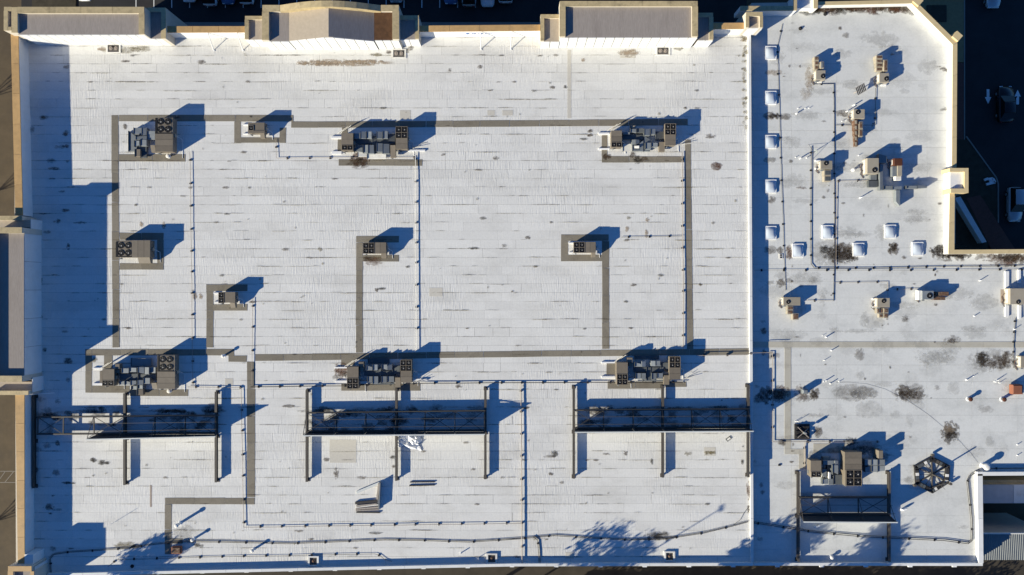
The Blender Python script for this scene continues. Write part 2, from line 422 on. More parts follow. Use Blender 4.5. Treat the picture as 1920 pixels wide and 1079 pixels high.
def flat(name, px, z, m, base=0.0):
    mb = MB(); pts = [W(x, y, z) for x, y in px]
    ar = sum(pts[i].x * pts[(i + 1) % len(pts)].y - pts[(i + 1) % len(pts)].x * pts[i].y for i in range(len(pts)))
    if ar < 0: pts = pts[::-1]
    mb.add(pts, [tuple(range(len(pts)))])
    return build(name, mb, m, kind='structure')


flat('car_park', [(40, -900), (1400, -900), (1400, 42), (40, 42)], 0.006, M['asphalt'])
flat('street', [(1809, -900), (3400, -900), (3400, 1400), (1809, 600)], 0.006, M['asphalt'])
flat('south_lane', [(60, 1000), (2400, 1000), (2400, 1110), (60, 1110)], 0.006, M['lane'])


def slab(name, px, h, m):
    mb = MB(); mb.pprism(px, 0.0, h, 0.0)
    return build(name, mb, m, kind='structure')


slab('north_pavement', [(60, 42), (1500, 42), (1500, 120), (60, 120)], 0.12, M['concrete'])
slab('east_pavement', [(1700, -300), (1808, -300), (1808, 117), (1700, 117)], 0.12, M['lit_tan_paving'])
slab('red_brick_pavement', [(1760, 118), (1808, 118), (1808, 262), (1775, 300), (1760, 300)], 0.12, M['brick_red'])
slab('planter_bed', [(1738, 10), (1775, 10), (1775, 41), (1738, 41)], 0.2, M['soil'])
slab('corner_planting_bed', [(1740, 262), (1815, 262), (1868, 335), (1871, 415), (1850, 470), (1740, 470)], 0.13, M['soil'])
slab('ramp_pavement', [(1812, 372), (1838, 366), (1905, 470), (1860, 470)], 0.16, M['brick_red'])
slab('west_planting_strip', [(60, -20), (142, -20), (142, 20), (60, 20)], 0.12, M['soil'])
kb = MB()
kp = [(1812, 256), (1868, 333), (1872, 345), (1872, 418)]
for a, b in zip(kp, kp[1:]): kb.bar(W(*a, 0.16), W(*b, 0.16), 0.16, 0.16)
for a, b in zip([(1808.6, -200), (1808.6, 120)], [(1808.6, 120), (1808.6, 262)]): kb.bar(W(*a, 0.15), W(*b, 0.15), 0.14, 0.15)
build('kerb', kb, M['concrete'], kind='structure')
# painted bay lines and road arrows
lm = MB(); fm = MB()
for i in range(20):
    x = 255 + i * 33.5
    a = W(x, -60, 0.01); b = W(x, 15, 0.01); lm.box(a.x - .05, b.y, .004, a.x + .05, a.y, .0105)
for (x0, y0, x1, y1) in ((0, 884, 29, 884), (0, 905, 29, 905), (0, 898, 10, 884), (9, 905, 26, 884)):
    fm.bar(W(x0, y0, .0105), W(x1, y1, .0105), .08, .006)
build('bay_markings', lm, M['lot_paint'], kind='structure')
build('hatched_bay', fm, M['concrete'], kind='structure')
for x, y, s in ((1852.5, 181, -1), (1908, 183, 1)):
    mb = MB(); c = W(x, y, 0.0)
    P = lambda dx, dy: (c.x + dx, c.y + s * dy, 0.0112)
    ar = [P(-.17, -.88), P(.17, -.88), P(.17, .1), P(-.17, .1)]
    hd = [P(-.4, .1), P(.4, .1), P(0, .95)]
    if s < 0: ar = ar[::-1]; hd = hd[::-1]
    mb.add(ar, [(0, 1, 2, 3)]); mb.add(hd, [(0, 1, 2)])
    build('road_arrow', mb, M['lot_paint'], kind='structure')

# ------------------------------------------------------------------ the two buildings
store = empty('store_building', (-22, 0, 0), 'large white roofed store block ringed by tan parapets and boxy parapet towers', 'building')
annex = empty('annex_building', (37, 0, 0), 'lower grey white roofed block with clipped corner beside the store', 'building')


def clip(poly, cp):
    """Sutherland-Hodgman: poly by convex cp (counter-clockwise)"""
    out = poly
    n = len(cp)
    for i in range(n):
        a, b = cp[i], cp[(i + 1) % n]
        ins = lambda p: (b[0] - a[0]) * (p[1] - a[1]) - (b[1] - a[1]) * (p[0] - a[0]) >= -1e-9
        src, out = out, []
        for k in range(len(src)):
            p, q = src[k - 1], src[k]
            ip, iq = ins(p), ins(q)
            if ip != iq:
                d1 = (b[0] - a[0]) * (p[1] - a[1]) - (b[1] - a[1]) * (p[0] - a[0])
                d2 = (b[0] - a[0]) * (q[1] - a[1]) - (b[1] - a[1]) * (q[0] - a[0])
                t = d1 / (d1 - d2)
                out.append((p[0] + (q[0] - p[0]) * t, p[1] + (q[1] - p[1]) * t))
            if iq: out.append(q)
        if len(out) < 3: return []
    return out


def area(p): return 0.5 * sum(p[i][0] * p[(i + 1) % len(p)][1] - p[(i + 1) % len(p)][0] * p[i][1] for i in range(len(p)))


def pxpoly(px, z):
    p = [tuple(W(x, y, z).xy) for x, y in px]
    return p if area(p) > 0 else p[::-1]


def sheets(parent, polys, z, rows, gap, m, m_extra=300):
    """rows: list of (y_top, y_bot, [x breaks]) in metres; clipped to the convex polys"""
    items = []
    g0 = gap
    for y1, y0, xs in rows:
        gap = g0 * random.choice((.5, .7, 1, 1.3, 1.6))
        for xa, xb in zip(xs, xs[1:]):
            for cp in polys:
                c = clip([(xa + gap / 2, y0 + gap / 2), (xb - gap / 2, y0 + gap / 2), (xb - gap / 2, y1 - gap / 2), (xa + gap / 2, y1 - gap / 2)], cp)
                if c and area(c) > 0.05:
                    items.append((area(c), c, y0, y1, random.random()))
    items.sort(key=lambda t: -t[0])
    rest = MB()
    for k, (ar, c, y0, y1, tn) in enumerate(items):
        zz = z + random.uniform(-0.002, 0.002)
        lift = lambda p: 0.006 * (y1 - p[1]) / (y1 - y0)
        if k < m_extra:
            b = MB(); b.prism(c, z - 0.028, zz, 0, tn, lift)
            build('roof_sheet', b, m, parent, tone=True, loc=(c[0][0], c[0][1], z))
        else:
            rest.prism(c, z - 0.028, zz, 0, tn, lift)
    if rest.v: build('roof_sheet_remainder', rest, m, parent, kind='stuff', tone=True)


def ring_wall(name, px, ztop, m, parent):
    mb = MB(); mb.prism([tuple(W(x, y, ztop).xy) for x, y in px], 0.0, ztop)
    return build(name, mb, m, parent)


MW = [(40, 56), (960, 56), (960, 1060.5), (86, 1079.6), (60, 1079.6), (50, 700)]
ME = [(960, 56), (1406, 56), (1410, 1058.5), (960, 1060.5)]
ring_wall('wall', [(26, 56), (1407, 52), (1411.5, 1061.5), (960, 1062.5), (86, 1081), (60, 1081), (30, 1079)], ZM - 0.031, M['ext_wall'], store)
mb = MB(); mb.prism(pxpoly([(40, 54), (1406, 54), (1410, 1060), (960, 1061.5), (86, 1079.6), (60, 1079.6)], ZM), ZM - 0.03, ZM - 0.026)
main_roof = build('main_roof', mb, M['deck'], store)
rows = []
ytop = W(0, 54, ZM).y; p = 16.5 * (CZ - ZM) / FOC
x0, x1 = W(36, 0, ZM).x, W(1412, 0, ZM).x
for i in range(63):
    xs = [x0]; x = x0 - random.uniform(0, 5)
    while x < x1:
        x += random.choice((2.0, 2.0, 3.9, 5.5, 8.0, 9.5)) * random.uniform(.8, 1.15)
        if x > xs[-1] + 0.8: xs.append(min(x, x1))
    rows.append((ytop - i * p, ytop - (i + 1) * p, xs))
sheets(main_roof, [pxpoly(MW, ZM), pxpoly(ME, ZM)], ZM, rows, 0.013, M['roof'])

AX = [[(1409, 12), (1703, 8), (1779, 86), (1777, 474), (1409, 474)],
      [(1409, 474), (1990, 474), (1990, 886), (1409, 886)],
      [(1409, 886), (1838, 886), (1840, 1057), (1411, 1058)]]
aw = [(1409, 6), (1712, 2), (1793, 80), (1791, 470), (2000, 470), (2000, 889), (1842, 889), (1842, 1059.5), (1412, 1060)]
ring_wall('wall', aw, ZS - 0.031, M['ext_wall'], annex)
mb = MB()
for c in AX: mb.prism(pxpoly(c, ZS), ZS - 0.03, ZS - 0.026)
side_roof = build('side_roof', mb, M['deck'], annex)
rows = []
ytop = W(0, -6, ZS).y; p = 31.4 * (CZ - ZS) / FOC
xs = [W(1400 + 84.5 * k, 0, ZS).x for k in range(8)]
for i in range(36): rows.append((ytop - i * p, ytop - (i + 1) * p, [xs[0] - 3] + [x + random.uniform(-.03, .03) for x in xs]))
sheets(side_roof, [pxpoly(c, ZS) for c in AX], ZS, rows, 0.012, M['roof_side'])


# walkway pads ----------------------------------------------------------------
def pads(parent, px, base, m, name='walkway_pad', h=0.013, step=3.2):
    """px: quad (x0,y0,x1,y1) or 4 corners; cut into pads along its long side"""
    if len(px) == 4 and not isinstance(px[0], tuple): px = [(px[0], px[1]), (px[2], px[1]), (px[2], px[3]), (px[0], px[3])]
    q = [W(x, y, base + h) for x, y in px]
    lx = (q[1] - q[0]).length; ly = (q[3] - q[0]).length
    n = max(1, round(max(lx, ly) / step))
    for k in range(n):
        a, b = k / n, (k + 1) / n
        g = 0.014 / max(lx, ly) if n > 1 else 0
        a += g; b -= g
        if lx >= ly:
            pts = [q[0].lerp(q[1], a), q[0].lerp(q[1], b), q[3].lerp(q[2], b), q[3].lerp(q[2], a)]
        else:
            pts = [q[0].lerp(q[3], a), q[1].lerp(q[2], a), q[1].lerp(q[2], b), q[0].lerp(q[3], b)]
        jt = .022 if step < 5 else 0
        pts = [v + Vector((random.uniform(-jt, jt), random.uniform(-jt, jt), 0)) for v in pts]
        mb = MB(); mb.prism([tuple(v.xy) for v in pts], base - 0.01, base + h + random.uniform(0, .002))
        build(name, mb, m, parent, loc=(pts[0].x, pts[0].y, base))


for s in [(222.5, 216, 550, 228), [(546, 228.3), (900, 226.5), (900, 238.5), (546, 240)], [(900, 226.5), (1290, 223), (1290, 235), (900, 238.5)],
          [(209, 216), (222, 216), (224, 652), (211, 652)], (223, 290, 348, 303),
          (439, 228.3, 451.5, 268), (451.7, 258, 524, 268), (524.2, 240.2, 536, 268), (635, 299, 792, 311), (641, 240, 652, 262), (633, 262, 640, 284),
          (1128, 293.5, 1283, 305), (1128, 254, 1138.5, 293.3), [(1284, 262), (1295, 262), (1300, 655), (1288, 655)], (224, 437, 307, 450), (295, 450.2, 307, 494), (224, 494.2, 307, 506),
          (668, 443, 748, 455), [(668, 455.2), (680, 455.2), (680, 662), (667, 662)], (680.2, 479, 748, 490.5), (1052, 440, 1141.5, 452), (1052, 452.2, 1065, 490), (1065.2, 478, 1128.6, 490), (1129, 452.2, 1142, 655),
          (387, 534, 464, 546), (387, 546.2, 400, 652), (400.2, 571, 464, 583), (172.4, 655, 439, 667), (160, 655, 172.2, 737), (172.4, 724, 243, 737), (243.3, 731, 353, 743), (195, 667.2, 211, 692),
          (428, 667.3, 462.6, 679), (463, 678.5, 478, 933), (309, 934, 478, 946), (309, 946.2, 322, 1040), (322.2, 1010, 342, 1020),
          [(478.5, 665), (960, 658.5), (960, 670), (478.5, 677.5)], [(960, 658.5), (1404, 653.5), (1404, 665), (960, 670)], (640, 720, 788, 733), (1139, 716, 1245, 729), (1247, 716, 1287, 726), (640, 665, 665, 685), (1137, 680, 1154, 703)]:
    pads(main_roof, s, ZM + 0.006, M['strip'])
for s in [(1412, 641, 1990, 652), (1471, 652.3, 1483, 842), (1471, 842.3, 1512, 852), (1498, 852.4, 1511, 880), (1525, 832, 1590, 850)]:
    pads(side_roof, s, ZS + 0.006, M['strip_light'], step=8)
for s, m in [((618, 825, 668, 868), 'patch'), ((750, 207, 770, 224), 'patch'), ((1064, 94, 1071, 222), 'patch'), ((1163, 94, 1192, 109), 'patch'), ((914, 207, 928, 217), 'patch'), ((942, 207, 962, 217), 'patch'), ((805, 540, 830, 556), 'patch'), ((1320, 839, 1342, 855), 'patch'), ((422, 710, 437, 724), 'patch'), ((281, 910, 284.5, 951), 'patch_brown'), ((1060, 1036, 1076, 1048), 'patch')]:
    pads(main_roof, s, ZM + 0.006, M[m], 'repair_patch', 0.006, 20)
pads(side_roof, (1876, 543, 1887, 568), ZS + .006, M['patch_brown'], 'repair_patch', 0.006, 20)


# dried dirt lying on the membranes -----------------------------------------------
class Stains:
    def __init__(self): self.v = []; self.uv = []; self.c = []
    def add(self, x, y, rx, ry, col, a, base):
        z = base + 0.022 + 0.000012 * (len(self.v) // 4)
        p = W(x, y, z); s = (CZ - z) / FOC
        rx *= s * 1.45; ry *= s * 1.45
        for u, w in ((-1, -1), (1, -1), (1, 1), (-1, 1)):
            self.v.append((p.x + u * rx, p.y + w * ry, z)); self.uv.append((u, w)); self.c.append((*SCOL[col], a))
    def build(self, parent):
        me = bpy.data.meshes.new('dirt_stains')
        o0 = LOC[parent]
        n = len(self.v) // 4
        me.from_pydata([(v[0] - o0.x, v[1] - o0.y, v[2] - o0.z) for v in self.v], [], [(4 * i, 4 * i + 1, 4 * i + 2, 4 * i + 3) for i in range(n)])
        uvl = me.uv_layers.new(name='UVMap')
        for i, l in enumerate(me.loops): uvl.data[i].uv = self.uv[l.vertex_index]
        ca = me.attributes.new('stain', 'FLOAT_COLOR', 'POINT')
        for i, c in enumerate(self.c): ca.data[i].color = c
        me.materials.append(STAIN)
        o = bpy.data.objects.new('dirt_stains', me); COL.objects.link(o); o.parent = parent; o['kind'] = 'stuff'


S = Stains()
for q in [(675, 299, 17, 12, 'rust', 1), (674, 300, 11, 9, 'dark', .9), (672, 308, 22, 9, 'brown', .6), (640, 695, 14, 13, 'rust', .85), (650, 703, 12, 9, 'dark', .6), (632, 708, 16, 8, 'brown', .5),
          (1138, 294, 12, 9, 'brown', .9), (1195, 300, 15, 11, 'dark', .85), (1185, 291, 10, 8, 'brown', .8), (1210, 299, 14, 7, 'brown', .6), (175, 863, 9, 7, 'dark', .9), (194, 868, 18, 7, 'dark', .9), (128, 906, 20, 4, 'dark', .9),
          (630, 888, 7, 16, 'brown', .8), (612, 862, 9, 6, 'brown', .7), (678, 896, 15, 5, 'brown', .6), (736, 858, 8, 6, 'dark', .8), (738, 875, 6, 4, 'brown', .7), (640, 118, 80, 6, 'tan', 1), (600, 119, 40, 5, 'tan', 1), (680, 116, 40, 4, 'tan', .9), (705, 103, 16, 5, 'olive', .7), (729, 98, 9, 5, 'brown', .8), (1238, 1006, 30, 9, 'dark', .8), (1233, 1005, 18, 8, 'dark', .8),
          (1331, 849, 18, 7, 'olive', .9), (1290, 851, 10, 7, 'olive', .6), (1040, 852, 9, 10, 'dark', .8), (1030, 856, 18, 4, 'brown', .5), (1033, 889, 7, 5, 'brown', .7), (1052, 905, 9, 4, 'brown', .6), (1222, 866, 4, 9, 'dark', .8), (1173, 850, 6, 7, 'brown', .8), (1137, 852, 12, 4, 'brown', .6), (1392, 866, 4, 8, 'dark', .9), (1403, 920, 4, 16, 'rust', .8), (1403, 955, 4, 10, 'brown', .8),
          (1344, 312, 10, 7, 'rust', .9), (1332, 256, 16, 7, 'brown', .7), (1106, 246, 8, 5, 'brown', .9), (1106, 254, 8, 5, 'brown', .9), (1095, 261, 12, 4, 'dark', .7), (1212, 438, 5, 12, 'tan', .9), (1214, 413, 7, 6, 'tan', .9), (1176, 430, 6, 9, 'tan', .8), (1179, 409, 6, 5, 'olive', .8), (365, 555, 6, 11, 'tan', 1), (376, 556, 6, 8, 'tan', .9), (265, 421, 5, 9, 'tan', 1), (307, 423, 6, 10, 'tan', .8),
          (234, 238, 6, 8, 'brown', .8), (905, 410, 12, 5, 'dark', .6), (930, 297, 9, 6, 'brown', .7), (700, 490, 16, 8, 'rust', .6), (690, 485, 14, 6, 'brown', .8), (128, 462, 5, 10, 'dark', .8), (122, 395, 12, 5, 'dark', .8), (150, 418, 18, 4, 'dark', .7), (176, 675, 9, 7, 'olive', .8), (235, 1023, 26, 7, 'olive', .7), (255, 1025, 16, 6, 'brown', .7), (372, 1023, 14, 7, 'dark', .8), (345, 1003, 24, 18, 'grey', .4), (225, 94, 40, 7, 'olive', .55), (190, 92, 14, 6, 'tan', .8), (262, 92, 22, 6, 'olive', .6),
          (378, 117, 13, 6, 'brown', .7), (235, 115, 12, 4, 'brown', .8), (1180, 100, 22, 8, 'tan', .8), (1093, 113, 6, 5, 'tan', .8), (1395, 74, 12, 9, 'tan', .8), (1393, 70, 7, 5, 'olive', .8), (1272, 92, 14, 6, 'olive', .7), (760, 96, 16, 6, 'olive', .7), (770, 90, 10, 7, 'brown', .6), (1036, 164, 8, 5, 'brown', .8), (1060, 163, 6, 5, 'dark', .8), (715, 542, 14, 4, 'dark', .7), (706, 544, 6, 6, 'brown', .8), (985, 765, 12, 4, 'dark', .8),
          (540, 762, 18, 5, 'brown', .7), (860, 725, 10, 6, 'brown', .7), (705, 1000, 20, 4, 'dark', .7), (560, 996, 12, 4, 'brown', .6), (1188, 535, 9, 5, 'brown', .8), (1313, 534, 6, 5, 'brown', .8), (990, 446, 8, 5, 'brown', .8), (888, 466, 16, 4, 'dark', .7), (830, 290, 9, 4, 'brown', .6), (945, 462, 8, 6, 'grey', .7), (600, 468, 6, 7, 'olive', .7), (900, 126, 8, 5, 'brown', .7), (843, 132, 6, 5, 'brown', .7)]:
    f = (.9 if q[4] == 'rust' else .55) if q[2] <= 20 else .8
    if q[2] >= 60: f = .9
    S.add(q[0], q[1], q[2] * f, q[3] * f, q[4], min(1, q[5] * 1.1), ZM)
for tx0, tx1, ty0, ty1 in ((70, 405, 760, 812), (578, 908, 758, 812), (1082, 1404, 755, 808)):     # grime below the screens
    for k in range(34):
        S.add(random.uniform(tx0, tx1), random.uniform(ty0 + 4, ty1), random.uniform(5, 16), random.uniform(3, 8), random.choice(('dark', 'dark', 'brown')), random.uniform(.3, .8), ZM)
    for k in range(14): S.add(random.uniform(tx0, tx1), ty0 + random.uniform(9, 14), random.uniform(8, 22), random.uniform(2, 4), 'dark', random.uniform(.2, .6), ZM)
for k in range(1250):         # soot that gathers along the laps
    i = random.randrange(1, 61)
    x = random.uniform(70, 1395)
    y = 54 + 16.5 * i + random.uniform(-.6, .6)
    if y > 1052: continue
    t = random.random()
    if t < .66: S.add(x, y, random.uniform(3, 14), random.uniform(.55, .95), random.choice(('brown', 'olive', 'grey')), random.uniform(.25, .7), ZM)
    elif t < .93: S.add(x, y + .6, random.uniform(10, 34), random.uniform(.55, 1.0), random.choice(('brown', 'olive', 'olive')), random.uniform(.2, .6), ZM)
    else: S.add(x, y + 1, random.uniform(3, 6), random.uniform(1.1, 2.2), random.choice(('dark', 'brown', 'brown')), random.uniform(.6, .95), ZM)
for k in range(130):
    S.add(random.uniform(75, 1395), random.uniform(90, 1045), random.uniform(1, 2.6), random.uniform(.8, 2.2), random.choice(('brown', 'olive', 'dark', 'grey')), random.uniform(.4, .9), ZM)
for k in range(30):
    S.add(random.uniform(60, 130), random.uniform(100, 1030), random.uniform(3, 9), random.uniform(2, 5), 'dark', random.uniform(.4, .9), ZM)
    S.add(1398 + random.uniform(-6, 2), random.uniform(70, 250), random.uniform(2, 3), random.uniform(2, 4), 'olive', random.uniform(.4, .9), ZM)
S.build(main_roof)
S = Stains()
for q in [(1585, 474, 30, 20, 'brown', .9), (1578, 480, 34, 12, 'dark', .8), (1562, 470, 20, 10, 'dark', .8), (1556, 474, 40, 24, 'olive', .45), (1545, 468, 10, 9, 'dark', .8), (1480, 475, 8, 14, 'rust', .9), (1463, 469, 7, 7, 'brown', .8), (1444, 469, 12, 8, 'brown', .6), (1445, 530, 8, 5, 'grey', .6),
          (1675, 467, 11, 13, 'brown', 1), (1674, 466, 7, 9, 'dark', .7), (1785, 474, 42, 17, 'brown', .9), (1772, 472, 28, 13, 'dark', .9), (1800, 478, 28, 9, 'dark', .8), (1885, 486, 38, 15, 'rust', .9), (1890, 482, 36, 9, 'dark', .8), (1840, 482, 14, 8, 'brown', .6), (1915, 484, 18, 12, 'brown', .9),
          (1841, 673, 13, 15, 'dark', 1), (1842, 674, 9, 11, 'dark', 1), (1866, 680, 26, 13, 'brown', .85), (1888, 675, 17, 16, 'brown', .85), (1855, 676, 40, 22, 'olive', .5), (1694, 737, 16, 15, 'brown', .9), (1690, 741, 8, 9, 'dark', .8), (1708, 739, 11, 11, 'dark', .6), (1722, 738, 14, 12, 'brown', .7), (1706, 738, 34, 20, 'olive', .5), (1600, 737, 38, 16, 'olive', .6), (1605, 739, 10, 7, 'dark', .7), (1620, 738, 26, 12, 'grey', .6),
          (1456, 740, 18, 16, 'dark', .95), (1466, 738, 16, 15, 'rust', .8), (1436, 740, 14, 16, 'dark', .9), (1421, 749, 9, 9, 'dark', .7), (1502, 738, 13, 17, 'rust', .6), (1510, 746, 12, 9, 'olive', .7), (1527, 739, 11, 13, 'brown', 1), (1527, 738, 6, 8, 'dark', .7), (1534, 811, 8, 12, 'brown', .9), (1781, 811, 19, 22, 'brown', 1), (1782, 814, 12, 14, 'dark', .8), (1779, 804, 12, 9, 'tan', .6),
          (1446, 218, 15, 8, 'brown', .9), (1450, 217, 10, 6, 'dark', .7), (1470, 220, 16, 7, 'brown', .6), (1452, 137, 20, 6, 'tan', .6), (1443, 300, 12, 6, 'grey', .8), (1446, 375, 9, 7, 'brown', .7), (1464, 531, 10, 9, 'brown', .8), (1478, 527, 9, 6, 'olive', .6), (1525, 526, 9, 7, 'olive', .5), (1587, 67, 8, 6, 'olive', .7), (1580, 213, 16, 7, 'brown', .7), (1518, 150, 9, 26, 'tan', .6), (1510, 176, 12, 14, 'tan', .4),
          (1612, 665, 10, 12, 'olive', .7), (1785, 637, 16, 8, 'olive', .8), (1784, 639, 8, 5, 'brown', .8), (1697, 598, 8, 6, 'olive', .8), (1771, 131, 9, 5, 'brown', .9), (1769, 206, 7, 5, 'brown', .6), (1503, 353, 10, 3, 'rust', .6), (1595, 828, 14, 9, 'dark', .8), (1467, 830, 9, 7, 'brown', .8), (1450, 667, 12, 8, 'olive', .7), (1600, 845, 60, 9, 'dark', .6), (1528, 858, 14, 14, 'olive', .6), (1620, 838, 36, 12, 'dark', .5),
          (1650, 858, 20, 10, 'dark', .5), (1705, 900, 9, 9, 'olive', .4), (1757, 728, 7, 5, 'olive', .5), (1848, 768, 16, 8, 'olive', .4)]:
    f = .8
    S.add(q[0], q[1], q[2] * f, q[3] * f, q[4] if q[4] != 'olive' else 'brown', q[5] * (.7 if q[4] == 'olive' else 1), ZS)
for k in range(44): S.add(1500 + 6.2 * (k % 34) + random.uniform(-4, 4), 14 + random.uniform(-4, 6) - .02 * k, random.uniform(7, 18), random.uniform(4, 9), random.choice(('brown', 'dark', 'rust')), random.uniform(.5, .9), ZS)
for k in range(130): S.add(*random.choice(((random.uniform(1450, 1750), random.uniform(40, 440)), (random.uniform(1450, 1900), random.uniform(510, 860)), (random.uniform(1450, 1810), random.uniform(510, 1000)))), random.uniform(5, 30), random.uniform(3, 14), 'grey', random.uniform(.1, .34), ZS)
for k in range(70): S.add(random.uniform(1450, 1770), random.uniform(30, 880), random.uniform(1, 4), random.uniform(1, 3), 'brown', random.uniform(.4, .9), ZS)
for k in range(10): S.add(random.uniform(1412, 1440), random.uniform(560, 1050), random.uniform(3, 6), random.uniform(3, 6), 'dark', random.uniform(.4, .8), ZS)
S.build(side_roof)


# parapets --------------------------------------------------------------------
def parapet(parent, a, b, inner, h, base, cm, wm, side, seam=3.2):
    """coping seen between pixel lines a (outer) and b (inner edge), each a pair of points; side tells which edge is inner"""
    q = [W(*a[0], base + h), W(*a[1], base + h), W(*b[1], base + h), W(*b[0], base + h)]
    mb = MB(); mb.prism([tuple(v.xy) for v in q], base - 0.6, base + h - 0.08)
    build('parapet_wall', mb, wm, parent, loc=tuple(q[0]))
    L = (q[1] - q[0]).length; n = max(1, round(L / seam))
    ex = (q[0] - q[3]).normalized() * 0.03
    for k in range(n):
        g = 0.012 / L
        s, t = k / n + g, (k + 1) / n - g
        pts = [q[0].lerp(q[1], s) + ex, q[0].lerp(q[1], t) + ex, q[3].lerp(q[2], t) - ex, q[3].lerp(q[2], s) - ex]
        mb = MB(); mb.prism([tuple(v.xy) for v in pts], base + h - 0.079, base + h)
        build('coping', mb, cm, parent, loc=tuple(pts[0]))


T, WW = M['coping_tan'], M['white_wall']
parapet(store, ((20.5, 62), (29, 404)), ((33.5, 62), (42, 404)), None, 1.6, ZM, T, WW, 1)
parapet(store, ((29, 741), (34, 1061)), ((45, 741), (45.5, 1061)), None, 1.53, ZM, T, WW, 1)
parapet(store, ((312, 50), (459, 50)), ((312, 61), (459, 60.5)), None, 1.75, ZM, T, WW, 1)
parapet(store, ((786, 49), (1013, 47)), ((786, 59.5), (1013, 57.5)), None, 1.75, ZM, T, WW, 1)
parapet(store, ((1337, 44), (1398, 43.5)), ((1337, 54.5), (1398, 54)), None, 1.75, ZM, T, WW, 1)
parapet(store, ((88, 1080.8), (960, 1062)), ((88, 1076.6), (960, 1057.8)), None, 0.42, ZM, WW, WW, 1, 4)
parapet(store, ((960, 1062), (1412, 1060.5)), ((960, 1057.8), (1412, 1056.5)), None, 0.42, ZM, WW, WW, 1, 4)
parapet(store, ((1407.5, 56), (1412.5, 1056)), ((1403.2, 56), (1408.2, 1056)), None, 0.22, ZM, WW, WW, 1, 5)
# annex
Y = M['coping_yellow']
parapet(annex, ((1534, 4), (1713, 0)), ((1534, 9.5), (1710, 6)), None, 0.95, ZS, Y, WW, 1)
parapet(annex, ((1716, 2), (1795, 80)), ((1710, 6.5), (1787.5, 84)), None, 0.95, ZS, Y, WW, 1)
parapet(annex, ((1794.5, 81), (1793, 316)), ((1787, 84.5), (1785.5, 316)), None, 0.95, ZS, Y, WW, 1)
parapet(annex, ((1789.5, 362), (1789, 469)), ((1781.5, 362), (1779, 476.5)), None, 0.95, ZS, Y, WW, 1)
parapet(annex, ((1789, 469), (2000, 467.5)), ((1780, 476.5), (2000, 474.5)), None, 0.95, ZS, Y, WW, 1)
parapet(annex, ((1412.5, 1060.5), (1843, 1061)), ((1412.5, 1056.5), (1843, 1057)), None, 0.42, ZS, WW, WW, 1, 4)
parapet(annex, ((1842, 889), (1843.5, 1056.6)), ((1833, 889), (1836, 1056.6)), None, 0.5, ZS, WW, WW, 1, 4)
parapet(annex, ((1833, 892), (2000, 891)), ((1833, 886), (2000, 885.5)), None, 0.5, ZS, WW, WW, 1, 4)
parapet(annex, ((1388, 12), (1488, 12)), ((1388, 20), (1488, 20)), None, 1.5, ZS, M['coping_buff'], WW, 1)
parapet(annex, ((1488, -8), (1488, 20)), ((1494, -8), (1494, 20)), None, 1.5, ZS, M['coping_buff'], WW, 1)
parapet(annex, ((1526, -8), (1526, 16)), ((1533, -8), (1533, 16)), None, 1.3, ZS, Y, WW, 1)
mb = MB(); mb.pbox(1494, -14, 1526, 16, -.5, .9, ZS); build('raised_roof', mb, M['white_wall'], annex)
# corner finials and the east pier
for (cx, cy) in ((1722, 2), (1796, 68)):
    mb = MB(); c = W(cx, cy, ZS + 1.15); r = 0.52
    pts = [(c.x + r * 1.05 * math.cos(R(45 + 90 * k - 2)), c.y + r * 1.05 * math.sin(R(45 + 90 * k - 2))) for k in range(4)]
    pts = [(c.x + 0.6 * math.cos(R(90 * k + 4)), c.y + 0.6 * math.sin(R(90 * k + 4))) for k in range(4)]
    mb.prism(pts, ZS - 3, ZS + 1.15); build('corner_finial', mb, Y, annex, bevel=.03)
mb = MB()
mb.pbox(1781, 315.5, 1808.4, 322.5, -2, 1.45, ZS); mb.pbox(1808.5, 315.5, 1816, 362, -2, 1.45, ZS); mb.pbox(1783, 354, 1808.4, 362, -2, 1.45, ZS)
pier = build('parapet_pier', mb, Y, annex)
mb = MB(); mb.pbox(1781.5, 322.8, 1808.2, 354, -2, 1.15, ZS); build('pier_roof', mb, M['white_wall'], pier)


def tower(name_loc, caps, recess, wall, cap_h, roof_h, cm, rm, stuff=None):
    """caps: px boxes of the raised U-shaped rim; recess: px rect of the low roof inside; wall: (x0,x1,y) top edge of the white inner wall, px"""
    mb = MB(); mb.pbox(*caps[0], -8.0, cap_h, ZM)
    tw = build('parapet_tower', mb, M['ext_wall'], store, loc=tuple(W(*name_loc, ZM)))
    for c in caps[1:]:
        mb = MB(); mb.pbox(*c, -8.0, cap_h, ZM); build('tower_wall', mb, M['ext_wall'], tw)
    for c in caps:
        a = W(c[0], c[1], ZM + cap_h); b = W(c[2], c[3], ZM + cap_h)
        lx, ly = abs(b.x - a.x), abs(b.y - a.y); n = max(1, round(max(lx, ly) / 3.2))
        for k in range(n):
            m2 = MB(); s, t = k / n, (k + 1) / n
            if lx > ly: m2.box(a.x + (b.x - a.x) * s + .013, a.y + .02, ZM + cap_h + .002, a.x + (b.x - a.x) * t - .013, b.y - .02, ZM + cap_h + .06)
            else: m2.box(a.x - .02, a.y + (b.y - a.y) * s - .013, ZM + cap_h + .002, b.x + .02, a.y + (b.y - a.y) * t + .013, ZM + cap_h + .06)
            build('coping', m2, cm, tw)
    for (r, m) in recess:
        mb = MB(); mb.pbox(*r, -0.4, roof_h, ZM); build('recess_roof', mb, m, tw)
    return tw


